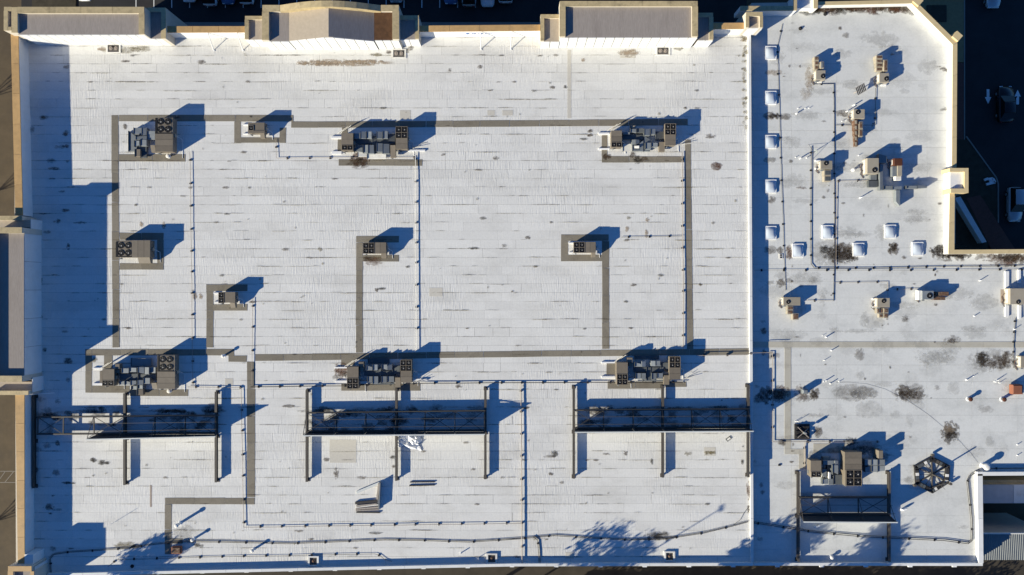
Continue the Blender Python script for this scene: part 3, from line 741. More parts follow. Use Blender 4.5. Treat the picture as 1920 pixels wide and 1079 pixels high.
def wall_panels(tw, x0, x1, y, h, n, along='x', zt=None):
    """white inner wall of a tower: separate boards with open joints; (x0,x1) and y are where its top edge is seen"""
    a, b = W(x0, y, ZM + h), W(x1, y, ZM + h)
    if along == 'y': a, b = W(y, x0, ZM + h), W(y, x1, ZM + h)
    mb = MB()
    if along == 'x': mb.box(a.x + .02, a.y - .02, ZM - .02, b.x - .02, a.y - .003, ZM + h - .05)
    else: mb.box(a.x + .003, b.y + .02, ZM - .02, a.x + .02, a.y - .02, ZM + h - .05)
    build('wall_backing', mb, M['block'], tw)
    for k in range(n):
        mb = MB(); s, t = k / n, (k + 1) / n
        if along == 'x': mb.box(a.x + (b.x - a.x) * s + .035, a.y - .09, ZM - .02, a.x + (b.x - a.x) * t - .035, a.y - .004, ZM + h - (0 if zt is None else zt(k, n)))
        else: mb.box(a.x + .004, a.y + (b.y - a.y) * s - .02, ZM - .02, a.x + .07, a.y + (b.y - a.y) * t + .02, ZM + h)
        build('wall_panel', mb, WW, tw, loc=((a + (b - a) * s).x, (a + (b - a) * s).y, ZM))


B, G, BE = M['coping_buff'], M['tower_roof'], M['tower_beige']
# tower A (north-west)
t = tower((150, 60), [(33.5, 14, 271, 25.2), (22.5, 14, 33.2, 62), (261, 25.4, 271, 64.8), (8, 14, 22.2, 20.8), (8, 21, 15, 58), (15.2, 51, 22.2, 58)], [((33.4, 25.4, 260.8, 64.8), G), ((15.2, 21, 22.2, 50.8), G)], None, 3.12, 2.88, B, G)
wall_panels(t, 36, 271, 65.1, 2.86, 14)
t = tower((290, 60), [(271.5, 15.5, 311, 22.2), (303, 22.4, 311, 73)], [((272, 22.4, 302.8, 72.6), G)], None, 2.05, 1.88, B, G)
wall_panels(t, 272, 311, 72.6, 1.85, 2)
# tower B (arched, with a gabled roof)
t = tower((620, 60), [(492, 10.5, 525, 22), (492, 22.2, 504, 75.6), (714, 10.5, 748, 21.5), (736, 21.7, 748, 74)], [((504.2, 22.2, 541.8, 77.3), M['tower_roof']), ((701.6, 21.7, 735.8, 75.5), M['rust_roof'])], None, 2.75, 2.45, B, G)
mb = MB()
yn, ys = W(0, 15.5, ZM + 3.6).y, W(0, 77, ZM + 2.45).y
xl, xm, xr = W(542, 0, ZM + 2.45).x, W(616, 0, ZM + 3.65).x, W(701.4, 0, ZM + 2.45).x
for (xa, za, xb, zb, m) in ((xl, 2.45, xm, 3.65, BE), (xm, 3.65, xr, 2.45, M['tower_roof'])):  # west slope painted paler beige for its sunlit look, east slope grey
    mb = MB(); mb.add([(xa, ys, ZM + za), (xb, ys, ZM + zb), (xb, yn, ZM + zb), (xa, yn, ZM + za), (xa, ys, ZM + .5), (xb, ys, ZM + .5), (xb, yn, ZM + .5), (xa, yn, ZM + .5)],
                     [(0, 1, 2, 3), (4, 7, 6, 5), (0, 4, 5, 1), (1, 5, 6, 2), (2, 6, 7, 3), (3, 7, 4, 0)])
    build('gable_roof', mb, m, t)
NA = 9
yo, yi = W(0, 10.5, ZM + 2.75).y, W(0, 22, ZM + 2.75).y
xa, xb = W(525.3, 0, ZM + 2.75).x, W(713.7, 0, ZM + 2.75).x
zz = [2.75 + 1.2 * math.sin(math.pi * k / NA) for k in range(NA + 1)]
for k in range(NA):
    u, v = xa + (xb - xa) * k / NA + .004, xa + (xb - xa) * (k + 1) / NA - .004
    mb = MB(); z0, z1 = ZM + zz[k] + .06, ZM + zz[k + 1] + .06
    mb.add([(u, yi, z0), (v, yi, z1), (v, yo, z1), (u, yo, z0), (u, yi, ZM), (v, yi, ZM), (v, yo, ZM), (u, yo, ZM)],
           [(0, 1, 2, 3), (4, 7, 6, 5), (0, 4, 5, 1), (1, 5, 6, 2), (2, 6, 7, 3), (3, 7, 4, 0)])
    build('arch_coping', mb, B, t)
mid = lambda k, n: 0.0
wall_panels(t, 492, 542, 77.5, 2.42, 3)
mb = MB(); mb.box(xl + .02, ys - .02, ZM - .02, xr - .02, ys - .003, ZM + 2.4); build('wall_backing', mb, M['block'], t)
# boards under the gable follow its slope
ax, bx = xl, xr
for k in range(9):
    s, tt = k / 9, (k + 1) / 9
    u, v = ax + (bx - ax) * s + .035, ax + (bx - ax) * tt - .035
    f = lambda x: ZM + 2.43 + 1.2 * (1 - abs(x - xm) / ((xr - xm) if x > xm else (xm - xl)))
    mb = MB(); zc = [(u, f(u)), (v, f(v))]
    y1 = ys - .004; y0 = ys - .07
    mb.add([(u, y0, ZM - .02), (v, y0, ZM - .02), (v, y1, ZM - .02), (u, y1, ZM - .02), (u, y0, f(u)), (v, y0, f(v)), (v, y1, f(v)), (u, y1, f(u))],
           [(3, 2, 1, 0), (4, 5, 6, 7), (0, 1, 5, 4), (1, 2, 6, 5), (2, 3, 7, 6), (3, 0, 4, 7)])
    build('wall_panel', mb, WW, t, loc=(u, ys, ZM))
wall_panels(t, 702, 748, 75.6, 2.42, 3)
t = tower((475, 60), [(459.5, 31, 491.6, 37), (459.5, 37.2, 466, 74)], [((466.2, 37.2, 491.6, 74.2), BE)], None, 2.05, 1.88, B, G)
wall_panels(t, 460, 492, 74.2, 1.85, 2)
t = tower((767, 60), [(748.4, 30, 785.5, 36.8), (779, 37, 785.5, 73.5)], [((748.4, 37, 778.8, 74), G)], None, 2.05, 1.88, B, G)
wall_panels(t, 748.4, 785.5, 74, 1.85, 2)
# tower C
t = tower((1180, 60), [(1049.5, 3, 1308, 12.3), (1049.5, 12.5, 1060, 69), (1297.5, 12.5, 1308, 69)], [((1060.2, 12.5, 1297.3, 70.3), G)], None, 3.12, 2.88, B, G)
wall_panels(t, 1049.5, 1308, 70.5, 2.86, 15)
t = tower((1030, 60), [(1013.5, 28, 1049.2, 34.4), (1013.5, 34.6, 1020, 77)], [((1020.2, 34.6, 1049.2, 78), BE)], None, 2.05, 1.88, B, G)
wall_panels(t, 1013.5, 1049.2, 78, 1.85, 2)
t = tower((1322, 60), [(1308.3, 25, 1337, 32), (1330, 32.2, 1337, 75)], [((1308.3, 32.2, 1329.8, 75.5), G)], None, 2.05, 1.88, B, G)
wall_panels(t, 1308.3, 1337, 75.5, 1.85, 2)
t = tower((1412, 40), [(1398.3, 23.5, 1430, 30.5), (1398.3, 30.7, 1404, 52), (1424.5, 30.7, 1430, 52)], [((1404.2, 30.7, 1424.3, 52.5), BE)], None, 2.3, 2.0, B, G)
wall_panels(t, 1399, 1430, 52.5, 1.98, 1)
# tower W (west side) with its two end piers
t = tower((20, 570), [(-14, 427, 42, 437.5), (-14, 705.3, 42, 716), (-18, 437.7, -11, 705)], [((-10.8, 437.7, 45, 705), M['tower_roof'])], None, 3.05, 2.66, B, G)
wall_panels(t, 437, 705.3, 45, 2.63, 5, 'y')
t = tower((20, 420), [(-14, 405.5, 42, 413)], [((-14, 413.2, 57, 426.8), M['tower_beige'])], None, 2.1, 1.75, B, G)
wall_panels(t, 411, 437, 57, 1.73, 1, 'y')
t = tower((20, 725), [(-14, 733.5, 54, 740.5)], [((-14, 716.3, 60, 733.3), M['tower_beige'])], None, 2.1, 1.75, B, G)
wall_panels(t, 708, 736, 60, 1.73, 1, 'y')
# block SW
t = tower((40, 1075), [(15.5, 1062, 60, 1071), (15.5, 1071.2, 25, 1120), (58, 1071.2, 64, 1120)], [((25.2, 1071.2, 57.8, 1120), G)], None, 2.25, 2.0, T, G)
wall_panels(t, 1063, 1100, 64, 2.0, 1, 'y')
mb = MB(); mb.pbox(46, 1040, 62, 1063, -.5, 1.7, ZM); build('corner_wall', mb, WW, store)
# white gutter brackets along the south edge
for k in range(22):
    x = 130 + k * 83
    if x > 1830: break
    y = 1079 - 17.2 * (x - 88) / 872 if x < 960 else 1061.6
    mb = MB(); mb.pbox(x - 4, y - 1.0, x + 4, y + 2.4, .2, .36, ZM if x < 1410 else ZS)
    build('gutter_bracket', mb, WW, store if x < 1410 else annex)
# slanting parapet braces of the north parapet
for x, yb in ((401, 95), (456, 95), (902, 93), (958, 93)):
    a = W(x, yb, ZM); b = W(x - (12 if x < 600 else 0.5), 61, ZM + 1.6)
    mb = MB(); mb.tube(a, b, .05, 6); mb.box(a.x - .1, a.y - .1, ZM, a.x + .1, a.y + .1, ZM + .05)
    build('parapet_brace', mb, WW, store)
# roof drains
for (x, y) in ((213, 91.5), (748, 101), (1243, 96)):
    mb = MB(); c = W(x, y, ZM)
    mb.box(c.x - .62, c.y - .4, ZM - .02, c.x + .62, c.y + .4, ZM + .024)
    d = build('roof_drain', mb, M['deck'], store)
    mb = MB()
    for a, b_, c_, d_ in ((-.8, .4, .8, .5), (-.8, -.5, .8, -.4), (-.8, -.4, -.62, .4), (.62, -.4, .8, .4)): mb.box(c.x + a, c.y + b_, ZM, c.x + c_, c.y + d_, ZM + .06)
    build('drain_rim', mb, M['curb'], d)
    for dx in (-.28, .28):
        mb = MB(); mb.ring((c.x + dx, c.y), .12, .2, ZM + .02, ZM + .1, 12); mb.dome((c.x + dx, c.y), .11, ZM + .02, .12, 10, 3); build('drain_strainer', mb, M['pipe'], d)
for (x, y) in ((588, 1052), (922, 1047), (1255, 1043)):
    mb = MB(); c = W(x, y, ZM)
    mb.box(c.x - .4, c.y - .42, ZM - .02, c.x + .4, c.y + .42, ZM + .024)
    d = build('roof_drain', mb, M['deck'], store)
    mb = MB()
    for a, b_, c_, d_ in ((-.6, .42, .6, .56), (-.6, -.56, .6, -.42), (-.6, -.42, -.4, .42), (.4, -.42, .6, .42)): mb.box(c.x + a, c.y + b_, ZM, c.x + c_, c.y + d_, ZM + .16)
    build('drain_rim', mb, M['curb'], d)
    mb = MB(); mb.dome((c.x, c.y), .18, ZM + .02, .15, 10, 3); build('drain_strainer', mb, M['rust'], d)
# blue spray mark on the inner face of the north parapet
mb = MB()
for k, (dx, w, hh) in enumerate(((0, .5, .3), (.65, .12, .35), (.85, .3, .22), (1.3, .1, .35), (1.55, .4, .25), (2.1, .1, .4), (2.3, .08, .2), (2.5, .1, .35), (2.75, .08, .35))):
    c = W(873, 59.5, ZM + 1.75); mb.box(c.x + dx, c.y - .012, ZM + .95, c.x + dx + w * .6, c.y - .003, ZM + .95 + hh)
build('spray_mark', mb, M['ink'], store)

# loading yard in the south-east corner -----------------------------------------------
dock = empty('loading_dock', tuple(W(1900, 950, 0)), 'low grey loading dock roof in the yard cut into the lower right corner', 'loading dock')
mb = MB(); mb.pbox(1830, 909.5, 1990, 944, 0, 6.5, 0); build('dock_roof', mb, M['galv_pale'], dock)
mb = MB(); mb.pbox(1901, 909.5, 1990, 943.7, 6.504, 6.56, 0); build('roof_panel', mb, M['curb'], dock)
mb = MB(); mb.pbox(1830, 900.5, 1990, 909, 0, 6.2, 0); build('rear_ledge', mb, M['coping_buff'], dock)
for x in (1851, 1877, 1903, 1929):
    mb = MB(); mb.pbox(x, 986, x + 25.4, 1000, 0, 1.2, 0); build('dock_slab', mb, M['concrete'], dock)
mb = MB(); mb.pbox(1893, 984.5, 1922, 990, 1.25, 1.7, 0); build('timber_bumper', mb, M['rust'], dock)
shed = empty('corrugated_shed', tuple(W(1890, 1025, 0)), 'grey corrugated metal shed roof at the mouth of the loading yard', 'shed')
a, b = W(1841, 1001, 8.3), W(1990, 1051, 8.3)
mb = MB(); n = int((b.x - a.x) / .06); vs = []
for k in range(n + 1):
    x = a.x + .06 * k; z = 8.3 + (.03 if k % 4 in (0, 1) else -.01)
    vs += [(x, a.y, z + .1), (x, b.y, z - .1)]
mb.add(vs, [(2 * k, 2 * k + 1, 2 * k + 3, 2 * k + 2) for k in range(n)])
build('corrugated_roof', mb, M['corr'], shed)
mb = MB(); mb.box(a.x + .2, b.y + .4, 0, b.x - .2, a.y - .4, 8.1); build('shed_wall', mb, M['ext_wall'], shed)
mb = MB(); mb.box(a.x, a.y, 8.15, b.x, a.y + .1, 8.46); build('ridge_flashing', mb, M['curb'], shed)


# ------------------------------------------------------------------ rooftop air handlers
def fan(parent, c, r, z, m_ring=None):
    mb = MB()
    mb.ring(c, r * .9, r, z, z + .035, 16, 0)
    mb.cyl(c, r * .92, z - .01, z + .012, 16, 1)
    for k in range(5):
        t = 2 * math.pi * k / 5 + .3
        p = [(c[0] + rr * math.cos(t + o), c[1] + rr * math.sin(t + o), z + .013 + dz * .4) for rr, o, dz in ((r * .2, -.2, .04), (r * .85, -.28, .05), (r * .85, .22, 0), (r * .2, .35, .0))]
        mb.add(p, [(0, 1, 2, 3)], 2)
    f = build('condenser_fan', mb, [M['black'], M['black'], M['blade']], parent, loc=(c[0], c[1], z))
    mb = MB(); mb.cyl((c[0] + r * .12, c[1] - r * .1), r * .2, z + .013, z + .04, 8)
    build('motor_cap', mb, M['motor'], f, loc=(c[0], c[1], z))
    return f


def package_unit(label, body, h, deck, grid, base, hood=None, hood_h=None, panels=2, pdir='x', big=False, m='rtu', skids=None, group='rooftop air handlers', curb=0.16, extra=None):
    c = W((body[0] + body[2]) / 2, (body[1] + body[3]) / 2, base)
    u = empty('air_handler', tuple(c), label, 'air conditioner', group)
    mb = MB(); mb.pbox(body[0], body[1], body[2], body[3], curb, h - .03, base)
    build('cabinet', mb, M[m], u, bevel=.02)
    a, b = W(body[0], body[1], base + h), W(body[2], body[3], base + h)
    mb = MB(); mb.box(a.x + .1, b.y + .1, base - .01, b.x - .1, a.y - .1, base + curb + .01); build('curb', mb, M['curb'], u)
    d0, d1 = W(deck[0], deck[1], base + h), W(deck[2], deck[3], base + h)
    # top lids on what the fan deck leaves free
    free = []
    if abs(deck[2] - body[2]) > 3 and abs(deck[3] - deck[1]) > .7 * (body[3] - body[1]): free = (d1.x, b.y, b.x, a.y, 'x')
    elif abs(deck[3] - body[3]) > 3: free = (a.x, b.y, b.x, d1.y, 'y')
    elif abs(deck[1] - body[1]) > 3: free = (a.x, d0.y, b.x, a.y, 'y')
    if free:
        x0, y0, x1, y1, ax = free
        for k in range(panels):
            mb = MB(); s, t = k / panels, (k + 1) / panels
            if ax == 'x': mb.box(x0 + (x1 - x0) * s + .012, y0, base + h - .029, x0 + (x1 - x0) * t - .012, y1, base + h)
            else: mb.box(x0, y0 + (y1 - y0) * s + .012, base + h - .029, x1, y0 + (y1 - y0) * t - .012, base + h)
            build('top_panel', mb, M[m], u)
    nx, ny = grid
    if nx:
        mb = MB(); mb.box(d0.x + .03, d1.y + .03, base + h - .029, d1.x - .03, d0.y - .03, base + h - .012)
        build('fan_deck', mb, M['black'] if not big else M[m], u)
        cw, ch = (d1.x - d0.x) / nx, (d0.y - d1.y) / ny
        if big:
            off = .22 * cw
            mb = MB(); mb.box(d0.x, d1.y, base + h - .008, d0.x + off * 1.1, d0.y, base + h + .01); mb.box(d0.x + off * 1.1, d1.y, base + h - .008, d1.x, d1.y + off * .5, base + h + .01)
            build('coil_recess', mb, M['black'], u)
            X0, Y0 = d0.x + off, d1.y + off * .4; cw, ch = (d1.x - X0) / nx, (d0.y - Y0) / ny
        else:
            X0, Y0 = d0.x, d1.y
            mb = MB()
            for k in range(nx + 1): x = X0 + cw * k; mb.box(x - .025, Y0 - .025, base + h - .03, x + .025, d0.y + .025, base + h + .03)
            for k in range(ny + 1):
                y = Y0 + ch * k
                for j in range(nx): mb.box(X0 + cw * j + .026, y - .025, base + h - .03, X0 + cw * (j + 1) - .026, y + .025, base + h + .028)
            build('deck_frame', mb, M[m], u)
        for i in range(nx):
            for j in range(ny):
                fan(u, (X0 + cw * (i + .5), Y0 + ch * (j + .5)), min(cw, ch) * .44, base + h - .01)
    if hood:
        hh = hood_h or h * .75
        p, q = W(hood[0], hood[1], base + hh), W(hood[2], hood[3], base + hh)
        mb = MB(); x0, x1, yt, yb = p.x, q.x, p.y, q.y
        lo = base + curb + .1
        mb.add([(x0, yt, lo), (x1, yt, lo), (x1, yb, lo), (x0, yb, lo), (x0, yt, base + hh + .12), (x1, yt, base + hh + .12), (x1, yb, base + hh - .1), (x0, yb, base + hh - .1)],
               [(0, 1, 2, 3), (7, 6, 5, 4), (4, 5, 1, 0), (5, 6, 2, 1), (6, 7, 3, 2), (7, 4, 0, 3)])
        build('intake_hood', mb, M[m], u)
    if skids:
        for (x0, y0, x1, y1) in skids:
            mb = MB(); mb.pbox(x0, y0, x1, y1, 0.0, .14, base); build('support_rail', mb, M['white_pvc'], u)
    for (r, h0, h1, mm, nm) in (extra or []):
        mb = MB(); mb.pbox(*r, h0, h1, base); build(nm, mb, M[mm], u, bevel=.012)
    if label.startswith('left unit') or 'left of the ducts' in label:
        for k in range(4):
            mb = MB(); mb.tube(W(body[0] - 7 + 3 * k, body[1] + 1 - 1.2 * k, base + .05), W(body[0] + 12 + 3 * k, body[1] - 12 - k, base + .45 + .05 * k), .025, 5)
            build('guard_rod', mb, M['pipe_dark' if k % 2 else 'curb'], u)
    if label.startswith('right unit'):
        for k in range(3):
            mb = MB(); mb.tube(W(body[2] + 4, body[3] + 1 - k, base + .1), W(body[2] + 22 + 4 * k, body[3] - 12 + 4 * k, base + .25), .022, 5)
            build('guard_rod', mb, M['pipe_dark' if k % 2 else 'curb'], u)
    mb = MB(); mb.cyl((a.x + .25, b.y - .12), .06, base + .3, base + h * .8, 8); mb.tube((a.x + .25, b.y, base + .45), (a.x + .25, b.y - .12, base + .45), .05, 6); build('flue_pipe', mb, M['galv'], u)
    mb = MB(); mb.tube((b.x + .06, (a.y + b.y) / 2, base + .5), (b.x + .5, (a.y + b.y) / 2 - .3, base + .04), .025, 5); mb.tube((b.x + .5, (a.y + b.y) / 2 - .3, base + .04), (b.x + .55, b.y - .5, base + .04), .025, 5); build('drain_pipe', mb, M['white_pvc'], u)
    mb = MB(); mb.box(a.x - .02, b.y + .25, base + .35, a.x - .002, b.y + .6, base + .6); build('rating_plate', mb, M['galv'], u)
    # gas cock and disconnect box on the flank
    mb = MB(); mb.box(b.x, (a.y + b.y) / 2 - .2, base + .4, b.x + .12, (a.y + b.y) / 2 + .15, base + .85); build('disconnect_box', mb, M['beige'], u)
    return u


def duct_bank(label, segs, base, group='sheet metal duct runs', m='galv'):
    c = W((segs[0][0] + segs[0][2]) / 2, (segs[0][1] + segs[0][3]) / 2, base)
    d = empty('air_duct', tuple(c), label, 'duct', group)
    for k, s in enumerate(segs):
        h1 = s[4]; h0 = s[5] if len(s) > 5 and not isinstance(s[5], str) else 0.12
        mm = s[-1] if isinstance(s[-1], str) else m
        mb = MB(); x0, y0, x1, y1 = s[:4]
        p, q = W(x0, y0, base + h1), W(x1, y1, base + h1)
        dz = random.uniform(-.05, .05)
        tp = random.choice((0, 0, .22, .3)) * (p.y - q.y) if mm == 'galv' and k % 3 != 1 else 0
        e = [(0, 0), (0, tp), (tp, 0), (0, 0)][k % 4]; g = [(0, tp), (0, 0), (0, 0), (tp, 0)][k % 4]
        pl = [(p.x, q.y + e[0]), (q.x, q.y + e[1]), (q.x, p.y - g[1]), (p.x, p.y - g[0])]
        mb.add([(*w, base + h0) for w in pl] + [(*w, base + h1 + (dz if i in (0, 3) else -dz)) for i, w in enumerate(pl)],
               [(3, 2, 1, 0), (4, 5, 6, 7), (0, 1, 5, 4), (1, 2, 6, 5), (2, 3, 7, 6), (3, 0, 4, 7)])
        build('duct_section', mb, M[mm], d, bevel=.015)
    # drive-cleat flanges between neighbouring sections
    for s in segs:
        p, q = W(s[0], s[1], base + s[4]), W(s[2], s[3], base + s[4])
        if q.x - p.x > .5:
            fl = MB(); fl.box(p.x - .02, q.y - .02, base + s[4] - .35, p.x + .02, p.y + .02, base + s[4] + .06)
            build('duct_flange', fl, M['galv_dark'], d)
    # legs on sleepers
    for s in segs[::3]:
        p, q = W(s[0], s[1], base), W(s[2], s[3], base)
        mb = MB(); mb.box(p.x + .1, q.y + .1, base - .01, p.x + .25, p.y - .1, base + .13); build('sleeper', mb, M['curb'], d)
    return d


# big units and their ducts
package_unit('large taupe unit with four fans at its north end, upper left of the roof', (291, 221, 324, 285), 1.12, (291, 221.5, 321.5, 251), (2, 2), ZM, (283, 273, 291, 285.5), .8, 3, big=True)
duct_bank('wide low blue grey duct feeding the upper left four fan unit', [(241, 246, 257, 284, .45, 'galv'), (251, 240, 265.5, 252, .62), (266, 240, 275, 254, .66), (255, 254.5, 275, 262, .72), (263, 262.2, 275, 274, .74), (252, 264, 261.5, 275.5, .7), (257, 262, 275, 284, .42, 'galv_dark'), (275.2, 246, 291, 262, .6), (253, 280, 263, 294, .6, 'rtu'), (263.2, 272, 275, 296, .3, 'galv_dark')], ZM)
package_unit('small taupe unit with a single round fan, near the upper left corner', (465, 230, 496, 250), 1.0, (466, 236, 475, 245), (1, 1), ZM, (488, 250.2, 496, 259), .75, 1, skids=[(455, 233, 465, 235), (455, 250.5, 465, 252)])
package_unit('left unit of the upper middle pair, two fans on its south end', (640, 250, 662, 283), 1.08, (641, 272.5, 661.5, 281.5), (2, 1), ZM, skids=[(621, 256, 640, 260), (622, 284, 640, 289)])
package_unit('right unit of the upper middle pair, four fans on its north end', (742, 238, 764, 280), 1.08, (742, 238, 763.5, 259.5), (2, 2), ZM, (732, 273, 741.8, 295), .75, 2, skids=[(764, 281, 797, 284)])
duct_bank('double row of blue grey ducts between the upper middle pair of units', [(664, 250, 675, 260, .85), (676, 247, 686, 260, .92), (687, 247, 697, 260, .88), (706, 247, 717, 260, .95), (718, 246, 727, 260, .92), (664, 261, 741, 270, .5, 'galv_dark'), (664.5, 277, 680, 286, .5), (681, 272, 690, 287, .72), (690.5, 272, 701, 288, .76), (706, 269, 717, 285, .85), (717.5, 270, 730, 288, .8), (697.5, 255, 705.5, 285, .5, 'galv_dark'), (728, 252, 741, 266, .6, 'galv_dark'), (671, 283, 688, 294, .25, 'curb'), (688.2, 288, 724, 298, .2, 'curb')], ZM)
package_unit('left unit of the upper right pair, two fans on its south end', (1146, 245, 1166, 277), 1.08, (1146.5, 267, 1165.5, 276), (2, 1), ZM, skids=[(1122, 249, 1143, 252.5), (1122, 278, 1143, 281)])
package_unit('right unit of the upper right pair, four fans on its north end', (1247, 232, 1267, 273), 1.08, (1247, 232.5, 1267, 253), (2, 2), ZM, (1236, 267, 1246.5, 284.5), .75, 2)
duct_bank('cluster of blue grey ducts between the upper right pair of units', [(1168, 248, 1181, 252, .8), (1182, 236, 1192, 241, .6, 'beige'), (1182, 242, 1193, 249, .85), (1194, 241, 1207, 249, .8, 'galv_dark'), (1208, 242, 1219, 254, 1.0), (1220, 242, 1229, 252, .95), (1230, 247, 1246, 262, .55, 'galv_dark'), (1168, 253, 1206, 262, .5, 'galv_dark'), (1185, 262, 1192, 271, .75), (1192.3, 262, 1199, 271, .75), (1186, 272, 1200, 283, .6), (1190, 273.5, 1198.5, 278, .7, 'curb'), (1207, 255, 1219, 284, .45), (1210, 268, 1220.5, 280, .82), (1221, 268, 1233, 276, .82), (1199.5, 263, 1206.5, 284, .55), (1168, 270, 1185, 284, .15, 'curb')], ZM)
package_unit('lone large taupe unit with four fans at its west end, by the west walkway', (217, 451, 281.5, 483), 1.15, (217, 454, 247, 482.5), (2, 2), ZM, (259.5, 483.2, 281.5, 494), .8, 3, big=True)
package_unit('lone small unit with four fans in the middle of the roof', (681, 455, 724, 475.6), 1.03, (681, 456, 701.5, 475.6), (2, 2), ZM, (715, 475.8, 724.5, 484.5), .75, 2)
package_unit('lone small unit with four fans, right of the middle, inside a square walkway', (1076, 454, 1117, 474), 1.03, (1076, 454.3, 1096, 474), (2, 2), ZM, (1109, 474.2, 1116.5, 482.6), .75, 2, skids=[(1066, 455, 1076, 457), (1067, 473, 1076, 475)])
package_unit('lone smallest unit with two fans, left of the middle', (410, 548, 441, 568), 1.0, (410, 549, 420, 568.5), (1, 2), ZM, (432, 568.2, 441, 577.5), .75, 1, skids=[(400, 549, 410, 551), (401, 566, 410, 568)])
package_unit('large unit with four fans at its north end, lower left, right of its ducts', (294.5, 666.5, 328, 729.6), 1.12, (295, 667.5, 324.5, 697), (2, 2), ZM, (285, 718, 294.3, 729.6), .8, 3, big=True)
package_unit('small unit with two fans at its south end, lower left, left of the ducts', (191.7, 692.5, 214, 724), 1.05, (192, 714, 213.5, 723.6), (2, 1), ZM, None, None, 1, skids=[(174, 690, 192, 692), (174, 719, 192, 722)], extra=[((187, 696, 191.6, 718), .3, .9, 'rtu', 'side_panel'), ((216, 683, 224, 692), .3, .9, 'rtu', 'filter_box'), ((216, 693, 224, 700), .3, .8, 'rtu', 'filter_box')])
duct_bank('double row of blue grey ducts between the lower left units', [(228, 691, 241, 700, .85), (242, 690, 256, 698, .85), (259, 689, 270, 701, .95), (271, 689, 279.5, 702, .95), (280, 689, 292, 700, .8), (225, 701, 258, 713, .5, 'galv_dark'), (259, 702, 293, 712, .5, 'galv_dark'), (224, 715, 233, 722, .6), (234, 714, 244, 722, .7), (245, 714, 255, 723, .7), (258, 713, 268, 722, .8), (269, 709, 281, 720, .85), (246, 724, 257, 731, .3, 'galv'), (258, 722.5, 268, 729.5, .7), (257, 730, 268.3, 741, .6, 'rtu'), (246, 672, 284, 687, .25, 'galv')], ZM)
package_unit('left unit of the lower middle pair, four fans on its south end', (651, 688, 672, 729), 1.08, (651, 709.5, 671.5, 729), (2, 2), ZM, None, None, 1, skids=[(628, 688.5, 650, 691), (629, 714, 651, 718)], extra=[((672.5, 679, 682, 688), .3, .9, 'rtu', 'filter_box'), ((675, 689, 682, 695.5), .3, .85, 'rtu', 'filter_box')])
package_unit('right unit of the lower middle pair, four fans on its north end', (751, 675, 772, 718), 1.08, (751, 675.5, 771.5, 696), (2, 2), ZM, (741, 708, 750.8, 727), .75, 2, skids=[(772, 711, 801, 714)])
duct_bank('double row of blue grey ducts between the lower middle pair of units', [(687, 686, 698, 695, .85), (699, 684, 708, 695, .92), (716, 684, 726, 694, .92), (726.5, 683, 735, 694, .92), (683, 696, 741, 705, .5, 'galv_dark'), (689, 706, 698, 717, .75), (699, 706, 709, 720, .8), (715, 706, 725, 718, .85), (726, 706, 739, 717, .8), (709.5, 690, 714.5, 720, .5, 'galv_dark'), (736, 686, 750, 702, .5, 'galv_dark'), (699, 719, 739, 721, .4), (690, 672, 730, 682, .2, 'galv_dark'), (674, 715, 689, 720, .2, 'curb')], ZM)
package_unit('left unit of the lower right pair, four fans on its south end', (1156, 680, 1177, 722), 1.08, (1157, 702, 1176.5, 721.5), (2, 2), ZM, None, None, 1, skids=[(1128, 679, 1153, 681.5), (1128, 706, 1153, 709)], extra=[((1176, 671, 1186, 680), .3, .9, 'rtu', 'filter_box'), ((1179, 681, 1186.5, 688), .3, .85, 'rtu', 'filter_box')])
package_unit('right unit of the lower right pair, four fans on its north end', (1255, 669, 1276, 712), 1.08, (1255.5, 669.5, 1275.5, 690), (2, 2), ZM, (1245, 704, 1255, 722), .75, 2)
duct_bank('double row of blue grey ducts between the lower right pair of units', [(1190, 680, 1202, 688, .85), (1203, 678, 1211, 688, .92), (1221, 677, 1229, 687, .92), (1230, 677, 1238, 687, .92), (1189, 689, 1245, 698, .5, 'galv_dark'), (1192, 700, 1202, 711, .75), (1203, 700, 1211, 712, .75), (1222, 700, 1231, 712, .8), (1232, 700, 1243, 709, .8), (1212, 689, 1221, 714, .55, 'galv_dark'), (1239, 680, 1254, 692, .5, 'galv_dark'), (1205, 713, 1243, 715, .4), (1190, 667, 1236, 674, .2, 'galv_dark'), (1178, 709, 1196, 714, .2, 'curb'), (1240, 697, 1253, 703, .55, 'beige')], ZM)


